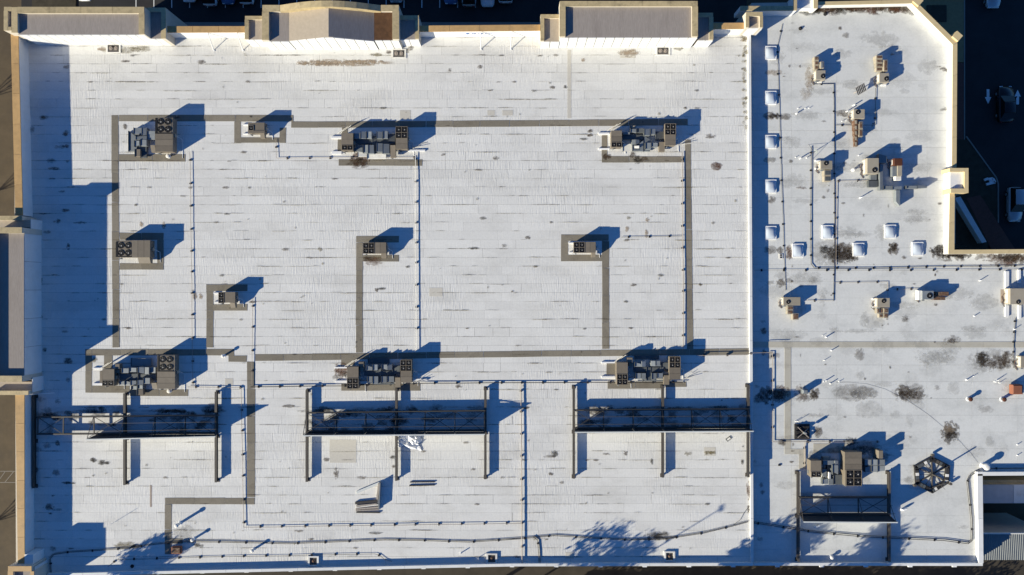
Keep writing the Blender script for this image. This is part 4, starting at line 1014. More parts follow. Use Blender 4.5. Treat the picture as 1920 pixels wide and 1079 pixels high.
# ------------------------------------------------------------------ smaller units of the lower roof
def cond_unit(label, body, h, fanpx, fr, extra, m='beige', group='small rooftop condensers', skids=()):
    c = W((body[0] + body[2]) / 2, (body[1] + body[3]) / 2, ZS)
    u = empty('condenser_unit', tuple(c), label, 'air conditioner', group)
    mb = MB(); mb.pbox(*body, .12, h, ZS); build('cabinet', mb, M[m], u, bevel=.025)
    a, b = W(body[0], body[1], ZS + h), W(body[2], body[3], ZS + h)
    mb = MB(); mb.box(a.x + .05, b.y + .1, ZS - .01, b.x - .05, b.y + .25, ZS + .12); mb.box(a.x + .05, a.y - .25, ZS - .01, b.x - .05, a.y - .1, ZS + .12)
    build('sleeper', mb, M['curb'], u)
    if fanpx:
        p = W(*fanpx, ZS + h); fan(u, (p.x, p.y), fr * (CZ - ZS) / FOC, ZS + h + .004)
    for k in range(2):
        y0 = b.y + (a.y - b.y) * (.25 + .4 * k)
        mb = MB(); mb.tube((a.x - .02, y0, ZS + .3), (a.x - .22, y0, ZS + .3), .025, 6); mb.tube((a.x - .22, y0, ZS + .3), (a.x - .24, y0 - .3, ZS + .05), .025, 6); mb.tube((a.x - .24, y0 - .3, ZS + .05), (a.x + .1, b.y - .35, ZS + .05), .025, 6)
        build('refrigerant_pipe', mb, M['rust' if k else 'pipe_dark'], u)
    mb = MB(); mb.box(a.x + .08, b.y - .14, ZS + .2, a.x + .38, b.y - .001, ZS + .6); build('service_box', mb, M['galv'], u)
    mb = MB()
    for k in range(5): mb.box(a.x - .012, b.y + .12, ZS + .25 + .09 * k, a.x - .002, a.y - .12, ZS + .29 + .09 * k)
    build('side_louvre', mb, M['curb'], u)
    for e in extra:
        r, h0, h1, mm, nm = e
        mb = MB(); mb.pbox(*r, h0, h1, ZS); build(nm, mb, M[mm], u, bevel=.012)
    for s in skids:
        mb = MB(); mb.pbox(*s, 0, .14, ZS); build('support_rail', mb, M['white_pvc'], u)
    return u


def stack(x0, y0, x1, y1, h, m1='beige', m2='rust', n=3):
    """a short run of flanged duct pieces seen between the pixels"""
    out = []
    for k in range(n):
        if (y1 - y0) > (x1 - x0): r = (x0, y0 + (y1 - y0) * k / n + .3, x1, y0 + (y1 - y0) * (k + 1) / n - .3)
        else: r = (x0 + (x1 - x0) * k / n + .3, y0, x0 + (x1 - x0) * (k + 1) / n - .3, y1)
        hh = h * (1 - .12 * k)
        out.append((r, .1, hh, m1, 'duct_section'))
        out.append(((r[0] + 1.6, r[1] + 1.6, r[2] - 1.6, r[3] - 1.6), hh - .02, hh + .03, m2, 'lid'))
    return out


cond_unit('beige condenser with stacked ducts on its north side, upper left of the lower roof', (1530, 132, 1548, 150), .75, (1543, 143), 4.2, stack(1527, 106, 1535.5, 131, .7, n=3) + stack(1538.5, 115.5, 1545, 129, .8, n=1, m2='galv'), skids=[(1534, 150.5, 1541, 156)])
cond_unit('beige condenser with rusty ducts on its north side, upper right of the lower roof', (1649, 137, 1667, 155), .75, (1662, 148), 4.2, stack(1643, 103.5, 1655, 134, .8, n=4) + stack(1657, 112, 1664.5, 134, .75, n=1, m2='rust'), skids=[(1653, 156, 1662, 161)])
cond_unit('beige condenser with a long rusty duct running south, below the slatted rack', (1601, 205, 1621.6, 223), .8, (1608.6, 210.6), 4.2, stack(1602, 224, 1608.6, 275, .75, 'rust', 'beige', 5) + stack(1610.5, 228, 1618, 257, .7, 'beige', 'rust', 2))
cond_unit('beige condenser on white rails, left of the mushroom vent', (1539, 301.5, 1561, 317.7), .8, (1549, 306.4), 4.2, stack(1545.5, 319, 1558, 341, .7, 'beige', 'galv_dark', 2), skids=[(1529, 300.5, 1539, 303), (1529, 315, 1539, 318)])
cond_unit('tall beige air handler with a rusty fan, left of the grey ducts', (1626, 296.5, 1648, 326), 1.1, (1640, 319), 4.6, [((1628.5, 339, 1646, 351), .1, .5, 'galv_dark', 'transition'), ((1632, 327, 1644, 338), .1, .45, 'galv', 'transition')])
duct_bank('grey ducts wrapping round the tall beige air handler in an angular hook', [(1647.5, 289, 1663.7, 305.7, .75), (1649.6, 308, 1656, 356.5, .7), (1656.4, 349, 1673, 356, .65), (1673.4, 349, 1691, 356, .65), (1699.5, 348.6, 1719, 354, .6), (1719.4, 348.6, 1739, 354, .6), (1680, 357, 1687.6, 388, .7), (1664, 298.5, 1673, 303.5, .5)], ZS, m='galv')
cond_unit('condenser with a red brown hood, right of the grey ducts', (1677, 297, 1692.5, 310.6), 1.0, None, 0, [((1673, 312, 1682, 331, ), .1, .7, 'galv', 'duct_section'), ((1683, 311, 1691.5, 330), .1, .8, 'beige', 'duct_section'), ((1679, 331, 1690, 338.5), .1, .6, 'curb', 'duct_section')], m='rust_red')
cond_unit('wide beige condenser with two small duct boxes south, lower left', (1469, 557.4, 1501, 573), .8, (1478, 566.5), 3.8, stack(1476.4, 574, 1487.4, 590, .65, n=2) + stack(1486, 588, 1498, 600, .6, n=1))
cond_unit('beige condenser with a cluster of small boxes south, centre of the lower roof', (1645, 559, 1668.7, 576.6), .8, (1657, 564.7), 4.0, stack(1644, 578.4, 1656.5, 588, .6, n=2) + stack(1657, 578, 1666, 597, .65, n=2) + stack(1648, 589, 1656, 596, .5, n=1), skids=[(1636, 560, 1645, 562), (1636, 575, 1645, 577)])
cond_unit('silver condenser with rusty ducts to its east, right of centre', (1729, 545.6, 1750.8, 562), .8, (1743, 554.7), 5.2, [((1751, 556.5, 1772.6, 563), .1, .6, 'rust', 'duct_section'), ((1753, 547.5, 1779, 555), .1, .55, 'rust', 'duct_section'), ((1722, 545, 1728.5, 563), .1, .7, 'curb', 'duct_section')], m='galv')
cond_unit('beige unit cut by the right edge of the view, on long white rails', (1894, 541, 1940, 571), 1.0, (1909, 566.5), 3.8, [], skids=[(1885, 509, 1892, 594), (1909, 506, 1914, 531), (1910, 573, 1915, 598)])
cond_unit('small beige box at the right edge, east of the dark puddle stain', (1914, 668, 1935, 690), .7, None, 0, [((1912, 684, 1918, 692), .1, .4, 'beige', 'duct_section')])
# lower complex with the big four fan unit
package_unit('beige unit with two fans at its south end, north of the right screen', (1520, 864, 1540, 895), 1.15, (1521, 885, 1539.5, 894.5), (2, 1), ZS, None, None, 1)
package_unit('large unit with four fans at its south end, north of the right screen', (1584, 848, 1616, 911), 1.2, (1586.5, 882, 1615.5, 911), (2, 2), ZS, None, None, 3)
duct_bank('curved grey ducts between the two units north of the right screen', [(1543, 864, 1564, 872, .85), (1565, 864, 1572, 872, .9), (1561, 872.5, 1571.5, 890, .95), (1542, 897, 1553, 908, .6), (1553.5, 898, 1562, 909, .6), (1562.5, 890.5, 1579, 909, .55, 'galv_dark'), (1542, 880, 1550, 896.5, .6), (1551, 872.5, 1560.5, 897, .4, 'galv_dark'), (1554, 886, 1558, 898, .75, 'curb'), (1543, 857.5, 1555, 863, .5, 'beige')], ZS)
duct_bank('six blue grey duct boxes in two rows, east of the large four fan unit', [(1621, 862, 1633, 873, .9), (1633.5, 862, 1645, 873, .9), (1645.5, 862, 1659, 873, .9), (1622, 873.5, 1633, 885.5, .8), (1633.5, 873.5, 1645, 885.5, .8), (1645.5, 873.5, 1659, 885.5, .8)], ZS)
mb = MB(); mb.pbox(1647, 845, 1656, 860, .1, 1.1, ZS)
o = build('vent_hood', mb, M['rtu'], loc=tuple(W(1651, 852, ZS)), bevel=.03); tag(o, 'taupe vent hood box north of the six duct boxes', 'vent')


# ------------------------------------------------------------------ skylights
def skylight(x, y, label):
    c = W(x, y, ZS); u = empty('skylight', tuple(c), label, 'skylight', 'dome skylights')
    w = .62
    mb = MB(); z0, z1 = ZS - .01, ZS + .14
    for a in ((-w, -w, w, -w + .09), (-w, w - .09, w, w), (-w, -w + .091, -w + .09, w - .091), (w - .09, -w + .091, w, w - .091)): mb.box(c.x + a[0], c.y + a[1] * 1.2, z0, c.x + a[2], c.y + a[3] * 1.2, z1)
    build('frame', mb, M['white_pvc'], u)
    mb = MB(); n = 8; vs = []
    for j in range(n + 1):
        for i in range(n + 1):
            a, b = -1 + 2 * i / n, -1 + 2 * j / n
            vs.append((c.x + a * (w - .07), c.y + b * (w - .07) * 1.2, ZS + .12 + .2 * (1 - abs(a) ** 3) * (1 - abs(b) ** 3)))
    mb.add(vs, [(j * (n + 1) + i, j * (n + 1) + i + 1, (j + 1) * (n + 1) + i + 1, (j + 1) * (n + 1) + i) for j in range(n) for i in range(n)])
    build('dome', mb, M['sky_dome'], u, smooth=True)


pos = ('topmost', 'second', 'third', 'fourth', 'lowest')
for k, y in enumerate((100, 184, 266.5, 350, 437)): skylight(1444.5, y, 'white dome skylight, %s of the column beside the store wall' % pos[k])
skylight(1551, 435.5, 'white dome skylight touching the vertical pipe, upper of the right rows')
skylight(1668.5, 434.5, 'white dome skylight on clean roof, upper row at the right')
skylight(1495.5, 470, 'white dome skylight with a rusty stain along its left side')
skylight(1609, 468.5, 'white dome skylight right of the big black stain')
skylight(1719.5, 467, 'white dome skylight nearest the dark courtyard corner')


# ------------------------------------------------------------------ mechanical screens on raised beams
def screen(label, base, beams, rear, panel, bays, hp=1.8, zb=.5, drop=.3, skirt=.03):
    """beams: [(x,y0,x1,y1)] raised steel beams, rear: (xa,ya,xb,yb), panel: (xa,ya,xb,yb foot) + (xa,ya,xb,yb top)"""
    s = empty('equipment_screen', tuple(W(beams[0][0], beams[0][1], base)), label, 'screen', 'steel equipment screens')
    for (x0, y0, x1, y1) in beams:
        a, b = W(x0, y0, base + zb), W(x1, y1, base + zb)
        mb = MB()
        # wide-flange section: two flanges and a web
        mb.bar(a, b, .26, .03); mb.bar(a - Vector((0, 0, drop - .03)), b - Vector((0, 0, drop - .03)), .26, .03); mb.bar(a - Vector((0, 0, .03)), b - Vector((0, 0, .03)), .05, drop - .06)
        build('beam', mb, M['steel'], s)
        for t in (.012, .5, .988):
            p = a.lerp(b, t); mb = MB(); mb.box(p.x - .08, p.y - .08, base - .01, p.x + .08, p.y + .08, base + zb - drop - .001)
            mb.box(p.x - .2, p.y - .2, base, p.x + .2, p.y + .2, base + .04); build('post', mb, M['steel'], s)
    a, b = W(rear[0], rear[1], base + zb + .17), W(rear[2], rear[3], base + zb + .17)
    mb = MB(); mb.bar(a, b, .13, .47); build('rear_rail', mb, M['steel'], s)
    fa, fb = W(panel[0], panel[1], base + zb + .12), W(panel[2], panel[3], base + zb + .12)
    mb = MB(); mb.bar((min(a.x, fa.x), fa.y + .12, base + zb + .12), (fb.x, fb.y + .12, base + zb + .12), .14, .42); build('front_rail', mb, M['steel'], s)
    ta, tb = W(panel[4], panel[5], base + hp), W(panel[6], panel[7], base + hp)
    nseg = max(2, len(bays) - 1)
    fa.z = fb.z = base + zb + .125
    for k in range(nseg):
        u, v = k / nseg + .0012, (k + 1) / nseg - .0012
        p = [fa.lerp(fb, u), fa.lerp(fb, v), ta.lerp(tb, v), ta.lerp(tb, u)]
        o = Vector((0, -.03, -.005)); q = [w + o for w in p]
        mb = MB(); mb.add(p + q, [(3, 2, 1, 0), (4, 5, 6, 7), (0, 1, 5, 4), (1, 2, 6, 5), (2, 3, 7, 6), (3, 0, 4, 7)], 0)
        mb.m[1] = 1
        build('screen_panel', mb, [M['panel'], M['panel_face']], s)
    for k in range(nseg):
        u, v = k / nseg + .0012, (k + 1) / nseg - .0012
        mb = MB(); mb.box(fa.lerp(fb, u).x, fa.y - .04, base + skirt, fa.lerp(fb, v).x, fa.y - .005, base + zb + .12); build('skirt_panel', mb, M['panel'], s)
    mb = MB(); mb.bar(ta + Vector((0, -.03, .05)), tb + Vector((0, -.03, .05)), .12, .05); build('cap_flashing', mb, M['panel_face'], s)
    zr = base + zb + .12
    for i, x in enumerate(bays):
        t = (x - rear[0]) / (rear[2] - rear[0]); t = min(1, max(0, t)); A = a.lerp(b, t)
        tp = (x - panel[0]) / (panel[2] - panel[0]); inb = -.02 <= tp <= 1.02; tp = min(1, max(0, tp))
        F = fa.lerp(fb, tp); F.x = W(x, panel[1], zr).x if not inb else F.x
        F.y = fa.y + .12
        mb = MB(); mb.bar((A.x, A.y, zr - .01), (F.x, F.y, zr - .01), .1, .1); build('cross_bar', mb, M['steel'], s)
        if inb:
            Tp = ta.lerp(tb, tp)
            mb = MB(); mb.tube((A.x, A.y, zr + .02), (Tp.x, Tp.y + .03, Tp.z - .1), .035, 5); mb.tube((F.x, F.y, zr), (Tp.x, Tp.y + .05, Tp.z - .15), .03, 5); build('strut', mb, M['steel'], s)
        if i and i % 2 == 1 or i == len(bays) - 1:
            x0 = bays[i - 1]; t0 = max(0, (x0 - rear[0]) / (rear[2] - rear[0])); A0 = a.lerp(b, t0); fx0 = W(x0, panel[1], zr).x; fx = W(x, panel[1], zr).x
            mb = MB(); mb.bar((A0.x, A0.y, zr - .02), (fx, F.y, zr - .02), .05, .05); mb.bar((A.x, A.y, zr - .075), (fx0, F.y, zr - .075), .05, .05); build('cross_brace', mb, M['steel'], s)
    inside = [x for x in bays if panel[0] - 3 <= x <= panel[2] + 3]
    A0 = a.lerp(b, max(0, (inside[0] - rear[0]) / (rear[2] - rear[0])))
    for f in (.3, .65):
        p, q = A0.lerp(ta, f), b.lerp(tb, f)
        mb = MB(); mb.tube((p.x, p.y, zr + .08 + f * (base + hp - zr)), (q.x, q.y, zr + .08 + f * (base + hp - zr)), .022, 5); build('purlin', mb, M['steel'], s)
    return s


screen('long steel screen at the lower left with an open lattice end by the parapet', ZM, [(62, 742, 62, 916), (233, 738, 233, 910), (404.5, 735, 404.5, 905)], (68, 783, 408, 780), (176, 817, 403, 815, 162, 824, 404, 818.5), [70, 118, 175, 233, 290, 347, 403])
screen('middle steel screen between two tall beams with a plastic sheet below', ZM, [(575, 732, 575, 904), (743, 730, 743, 902), (910, 728, 910, 899)], (574, 775, 910, 771), (575, 812, 909, 810, 568, 817, 909, 814.5), [575, 631, 686, 743, 797, 853, 908])
screen('right hand steel screen of the store roof ending at the edge wall', ZM, [(1076, 725, 1076, 898), (1243, 724, 1243, 896), (1403.5, 722, 1403.5, 895)], (1076, 770, 1406, 768), (1078, 806, 1405, 804, 1078, 810.5, 1413, 808.5), [1077, 1132, 1187, 1242, 1297, 1350, 1403])
screen('short steel screen on the lower roof south of the four fan unit', ZS, [(1497.5, 886, 1497.5, 1054), (1668, 886, 1668, 1054)], (1498, 934, 1669, 934), (1500, 967, 1668, 967, 1507, 978.5, 1683, 979.5), [1500, 1553, 1610, 1666], hp=2.0, skirt=.12)
# tie rod from the west tower to the roof
mb = MB(); mb.tube(W(48, 741, ZM + 1.7), W(102, 737, ZM + .05), .03, 5)
tag(build('tie_rod', mb, M['white_pvc'], loc=tuple(W(102, 737, ZM))), 'thin white tie rod from the west tower down to the shaded roof', 'rod')


# ------------------------------------------------------------------ pipes and conduits
BLK = bpy.data.meshes.new('support_block')
_b = MB().box(-.12, -.08, 0, .12, .08, .13)
BLK.from_pydata(_b.v, [], _b.f); BLK.materials.append(M['block'])


def pipe_run(label, pts, base, r=.04, z=.17, m='pipe', spacing=41, cat='pipe', double=0, name='gas_pipe', group=None, blocks=True):
    P = [W(x, y, base + z) for x, y in pts]
    u = empty(name, (P[0].x, P[0].y, base), label, cat, group)
    if blocks and not double:
        Q = [P[0]]
        for a, b in zip(P, P[1:]):
            n = max(1, int((b - a).length / 3.0)); d = (b - a).normalized()
            for k in range(1, n): Q.append(a.lerp(b, k / n) + Vector((-d.y, d.x, 0)) * random.uniform(-.035, .035))
            Q.append(b)
    else: Q = P
    mb = MB()
    for k, (a, b) in enumerate(zip(Q, Q[1:])):
        mb.tube(a, b, r, 6)
        if double:
            d = (b - a).normalized(); n = Vector((-d.y, d.x, 0)) * double
            mb.tube(a + n, b + n, r * .7, 5)
    for q in P[1:-1]: mb.dome((q.x, q.y), r * 1.15, q.z - .01, r * 1.1, 6, 2)
    if z > 3 * r and not blocks: mb.cyl(P[-1].xy, r, base, base + z, 6)
    build('pipe', mb, M[m], u)
    if blocks:
        L = 0; nxt = spacing * .35
        for (a0, b0), (a, b) in zip(zip(pts, pts[1:]), zip(P, P[1:])):
            l = math.dist(a0, b0); ang = math.atan2(b.y - a.y, b.x - a.x)
            while nxt < L + l:
                q = a.lerp(b, (nxt - L) / l)
                o = bpy.data.objects.new('support_block', BLK); COL.objects.link(o); o.parent = u
                o.location = (q.x - P[0].x, q.y - P[0].y, 0); o.rotation_euler = (0, 0, ang + math.pi / 2 + random.uniform(-.12, .12))
                s = (z - r * .5) / .13; o.scale = (random.uniform(.9, 1.15), 1, s)
                nxt += spacing * random.uniform(.92, 1.08)
            L += l
    return u


pipe_run('tan pipe on black blocks running down from the upper left four fan unit', [(356, 286), (359, 480), (361.5, 725)], ZM, .022, .11)
pipe_run('thin pipe from the single fan unit bending right to the middle pair', [(517, 262), (518.5, 297), (640, 296), (779, 295.5)], ZM, .02, .1, spacing=40)
pipe_run('pale pipe on black blocks running straight down the middle of the roof', [(779, 285), (780, 420), (781, 560), (781.5, 657)], ZM, .035, .13, 'curb', 39)
pipe_run('pipe on black blocks down the right side beside the walkway strip', [(1279, 286), (1280, 440), (1281.5, 560), (1281, 655)], ZM, .04, .13, 'pipe', 40)
pipe_run('short thin pipe from the walkway square unit to the right hand pipe', [(1165, 445), (1280, 443)], ZM, .02, .08, 'pipe_dark', 39)
pipe_run('thin pipe down from the smallest two fan unit', [(474, 560), (472.5, 726)], ZM, .022, .1, 'pipe', 41)
pipe_run('long dark pipe running left to right above the steel screens', [(470, 726), (640, 724), (800, 719), (980, 718), (1160, 717.5), (1285, 717)], ZM, .045, .14, 'pipe_dark', 41)
pipe_run('pipe stepping round the left screen and along below the lumber', [(352, 726), (452, 727), (455, 860), (457, 989), (700, 985.5), (976, 981.5)], ZM, .028, .12, 'pipe', 42)
pipe_run('straight pipe from the long dark pipe down to the south edge', [(976.5, 719), (978, 860), (979, 1059)], ZM, .055, .17, 'pipe', 42)
pipe_run('thin pipe along the south edge at the left, bent at both ends', [(202, 1063), (219, 1049.5), (480, 1043), (703, 1039), (712, 1042), (722, 1050), (735, 1053)], ZM, .02, .09, 'pipe_dark', 42)
pipe_run('pipe linking the store roof with the lower roof over the edge wall', [(1305, 667), (1400, 665.5), (1412, 662), (1449, 661)], ZM, .035, .26, 'pipe', 44)
cable = [(96, 1074), (94, 1048), (101, 1040), (128, 1036), (232, 1029.5), (290, 1021), (345, 1016.5), (420, 1017), (540, 1020), (620, 1017), (720, 1013), (790, 1014), (880, 1017), (960, 1012), (1040, 1005), (1120, 1010), (1180, 1013), (1250, 1011), (1320, 1000), (1370, 988), (1403, 979)]
pipe_run('long sagging black conduit pair along the south side of the roof', cable, ZM, .03, .07, 'pipe_dark', 48, 'conduit', .12, 'conduit')
pipe_run('short conduit branch dropping to the south edge right of the pipe', [(1000, 1007), (1008, 1013), (1010, 1035), (1011, 1059)], ZM, .035, .08, 'pipe_dark', 48, 'conduit', .14, 'conduit')
pipe_run('conduit crossing the lower roof below the short screen and up to the yard', [(1406, 980), (1440, 985), (1530, 999), (1620, 1007), (1700, 1011), (1770, 1014), (1815, 1020), (1823, 1014), (1823, 975), (1818, 930), (1815, 903), (1820, 892), (1838, 882)], ZS, .035, .09, 'pipe_dark', 46, 'conduit', .16, 'conduit')
pipe_run('conduit along the north rim of the loading yard', [(1848, 879), (1990, 878)], ZS, .04, .1, 'pipe_dark', 60, 'conduit', 0, 'conduit')
pipe_run('wavering black cable beside the column of skylights', [(1467, 45), (1464, 60), (1458, 85), (1459, 140), (1461, 190), (1463, 260), (1465, 330), (1468, 400), (1470, 470), (1473, 545)], ZS, .018, .05, 'pipe_dark', 40, 'conduit', 0, 'conduit')
pipe_run('dark pipe down and round the corner to the long horizontal run', [(1521, 275), (1520.5, 380), (1521, 495), (1527, 503), (1640, 503), (1780, 500), (1920, 498.5)], ZS, .03, .08, 'pipe_dark', 33)
pipe_run('thick dark pipe from the upper left condenser down past the skylight', [(1527, 158), (1563.5, 157.5), (1564.5, 260), (1565, 420), (1563, 565)], ZS, .028, .055, 'pipe_dark', 38)
pipe_run('short pipe branch crossing to the rusty duct condenser', [(1566, 235), (1641, 235), (1642, 165)], ZS, .022, .08, 'pipe_dark', 38)
pipe_run('thin pipe beside the thick pipe, turning right to the tall air handler', [(1567.5, 498), (1569, 340), (1634, 338.5)], ZS, .02, .08, 'pipe', 37)
pipe_run('thin conduit on paired blocks crossing the whole lower roof', [(1414, 507), (1560, 507), (1700, 507), (1990, 505)], ZS, .014, .1, 'pipe_dark', 41, 'conduit', 0, 'conduit')
pipe_run('short pipe to the central small condenser with boxes', [(1564, 530.5), (1664, 529), (1665, 556)], ZS, .02, .08, 'pipe', 34)
pipe_run('thin pipe from the wide condenser to the thick pipe', [(1512, 564), (1562, 564)], ZS, .02, .08, 'pipe', 45)
pipe_run('thin pipe joining the two condensers right of centre', [(1674, 543), (1721, 542)], ZS, .02, .08, 'pipe', 26)
pipe_run('thin cable below the unit at the right edge', [(1904, 596), (1901, 640), (1900.5, 690)], ZS, .025, .07, 'pipe_dark', 20, 'conduit', 0, 'conduit')
pipe_run('pipe loop beside the store wall round to the square antenna base', [(1440, 661.5), (1448.5, 661.5), (1449, 740), (1449, 829), (1560, 829), (1650, 829)], ZS, .035, .13, 'pipe', 44)
pipe_run('short riser pipe from the loop to the two fan unit', [(1509, 830), (1508.5, 880)], ZS, .04, .12, 'pipe', 30)
pipe_run('loose thin cable arcing over the lower roof to the yard corner', [(1568, 718), (1590, 717), (1625, 720), (1660, 730), (1700, 750), (1740, 777), (1775, 806), (1800, 828), (1822, 852), (1834, 868)], ZS, .006, .012, 'pipe_dark', 41, 'cable', 0, 'cable', None, False)
pipe_run('thin lightning cable loop near the store edge wall', [(1404, 950), (1395, 962), (1388, 975), (1376, 984)], ZM, .015, .05, 'pipe_dark', 41, 'cable', 0, 'cable', None, False)


# ------------------------------------------------------------------ vents, caps and small boxes
def vent(label, x, y, base, r=.06, h=.5, kind='pipe', group='small white vent pipes'):
    p = W(x, y, base)
    u = empty('vent_pipe' if kind == 'pipe' else 'roof_vent', tuple(p), label, 'vent', group)
    mb = MB(); mb.cyl(p.xy, r * 1.75, base - .01, base + .05, 10, r1=r * 1.2); build('flashing', mb, M['white_pvc'], u)
    if kind == 'pipe':
        mb = MB(); mb.ring(p.xy, r * .75, r, base + .04, base + h, 10); mb.cyl(p.xy, r * .72, base + .04, base + h - .08, 8, m=1); build('pipe', mb, [M['white_pvc'], M['black']], u)
    elif kind == 'cap':
        mb = MB(); mb.cyl(p.xy, r, base + .04, base + h, 12); build('pipe', mb, M['curb'], u)
        mb = MB(); mb.cyl(p.xy, r * 1.5, base + h, base + h + .06, 14); mb.dome(p.xy, r * 1.5, base + h + .06, r * .6, 14, 3); build('cap', mb, M['curb'], u)
    elif kind == 'rustcap':
        mb = MB(); mb.cyl(p.xy, r, base + .04, base + h, 12); build('pipe', mb, M['galv'], u)
        mb = MB(); mb.cyl(p.xy, r * 1.35, base + h, base + h + .05, 14); mb.dome(p.xy, r * 1.35, base + h + .05, r * .5, 14, 3); build('cap', mb, M['rust_red'], u)
    elif kind == 'goose':
        mb = MB(); mb.cyl(p.xy, r, base + .04, base + h, 10); q = Vector((p.x + r * 3.5, p.y + r * 1.5, base + h)); mb.tube((p.x, p.y, base + h), q + Vector((0, 0, .02)), r, 8); mb.tube(q, q - Vector((0, 0, .15)), r, 8); build('pipe', mb, M['white_pvc'], u)
    return u


for x, y, h, r, lab in [(1493, 213.5, .65, .1, 'tallest white vent pipe of the group of four at the upper left'), (1496, 204, .3, .05, 'leftmost short vent pipe of the group of four at the upper left'), (1509, 204, .35, .05, 'middle short vent pipe of the group of four at the upper left'), (1516.5, 203.5, .35, .05, 'rightmost short vent pipe of the group of four at the upper left'),
                        (1586.5, 210, .85, .09, 'vent pipe touching the west side of the rusty duct condenser'), (1600.5, 198, .7, .1, 'vent pipe north of the rusty duct condenser'), (1578, 228, .4, .05, 'short vent pipe southwest of the rusty duct condenser'), (1586, 227, .35, .04, 'tiny vent pipe southwest of the rusty duct condenser'),
                        (1491.5, 295.5, .3, .05, 'leftmost vent pipe left of the dish mast'), (1500, 297.5, .75, .1, 'thick leaning shadow vent pipe next to the dish mast'), (1512, 296.5, .4, .06, 'slim vent pipe right beside the dish mast'), (1609.5, 292, .35, .05, 'lone short vent pipe left of the tall air handler'), (1610, 341, .3, .05, 'short vent pipe under the thin turning pipe'),
                        (1836.5, 526.5, .7, .08, 'lone tall vent pipe right of the silver condenser'), (1542, 629.5, .35, .04, 'smaller vent pipe of the pair above the pale walkway'), (1548.5, 632.5, .7, .1, 'larger vent pipe of the pair above the pale walkway'), (1558.5, 657.5, .65, .08, 'vent pipe just below the pale walkway'), (1545, 676, .55, .05, 'slim vent pipe two rows below the pale walkway'),
                        (1544, 716, .35, .06, 'left short vent pipe of the trio above the grey box'), (1548, 714, .7, .09, 'tall vent pipe of the trio above the grey box'), (1556, 719.5, .65, .08, 'lower vent pipe of the trio above the grey box'), (1573, 716, .4, .06, 'vent pipe at the end of the loose cable'), (1826, 593, .5, .07, 'lone vent pipe left of the thin cable'), (1901, 617.5, .6, .07, 'vent pipe touching the thin cable'),
                        (1811.5, 712.5, .6, .1, 'thicker vent pipe of the pair below the long stain'), (1824.5, 705.5, .4, .05, 'thin vent pipe of the pair below the long stain'), (1864, 716, .8, .06, 'left vent pipe on the white patch by the right edge'), (1868, 713, .85, .06, 'upper vent pipe on the white patch by the right edge'), (1873, 718, .6, .05, 'lower vent pipe on the white patch by the right edge'),
                        (1491, 790, .55, .05, 'left thin vent pipe above the square antenna base'), (1494.5, 790, 1.0, .05, 'right thin tall vent pipe above the square antenna base'), (1907, 834, .4, .07, 'upper vent pipe at the right edge north of the yard'), (1907, 854, .4, .07, 'lower vent pipe at the right edge north of the yard')]:
    vent(lab, x, y, ZS, r * .62, h * .5)
vent('white hooked vent pipe above the upper skylight row', 1612, 371.5, ZS, .05, .42, 'goose')
vent('white elbow vent at the tip of the large screen shadow', 1690.5, 955.5, ZS, .11, .25, 'goose')
vent('white elbow vent south of the short screen', 1529, 987, ZS, .1, .22, 'goose')
vent('grey capped vent in the tree shadow near the south edge', 1558, 1044, ZS, .14, .25, 'cap')
vent('round mushroom vent left of the tall air handler', 1599, 319, ZS, .13, .25, 'cap', None)
vent('brown capped vent, left one of the two', 1815.5, 748, ZS, .18, .38, 'rustcap', 'brown capped vents')
vent('brown capped vent, right one by the orange box', 1878.5, 748.5, ZS, .18, .38, 'rustcap', 'brown capped vents')
vent('fat round vent at the corner of the loading yard', 1843, 873, ZS, .26, .6, 'cap', None)
for x, y, h, r, lab in [(421, 667, .45, .12, 'capped vent at the step in the lower left walkway'), (338, 981, .85, .15, 'taller capped vent inside the lower left walkway corner'), (364.5, 1010, .5, .13, 'shorter capped vent inside the lower left walkway corner'), (476, 1030, .5, .13, 'capped vent just below the conduit, left of centre')]:
    vent(lab, x, y, ZM, r, h, 'cap', 'capped vents of the store roof')
vent('round white cap on the walkway below the upper left four fan unit', 317, 293.5, ZM, .16, .2, 'cap', None)
vent('round white cap on the walkway below the lower left four fan unit', 319, 733, ZM, .16, .2, 'cap', None)
for x, y, h, r, lab in [(864.5, 1037, .35, .06, 'short white vent near the south drain'), (897, 1046, .4, .04, 'thin white vent beside the south drain'), (217, 978, .9, .02, 'thin rod casting a long shadow at the lower left')]:
    vent(lab, x, y, ZM, r, h)
for (x, y, lab, bs) in ((1547, 27, 'dark drain strainer near the north wall of the lower roof', ZS), (1500.5, 54, 'dark drain strainer below the clipped tower shadow', ZS), (248, 1062, 'dark drain strainer in the palm shadow', ZM)):
    mb = MB(); p = W(x, y, bs); mb.cyl(p.xy, .2, bs, bs + .06, 12); mb.dome(p.xy, .14, bs + .06, .12, 10, 3)
    tag(build('drain_strainer', mb, M['block'], loc=tuple(p)), lab, 'drain')
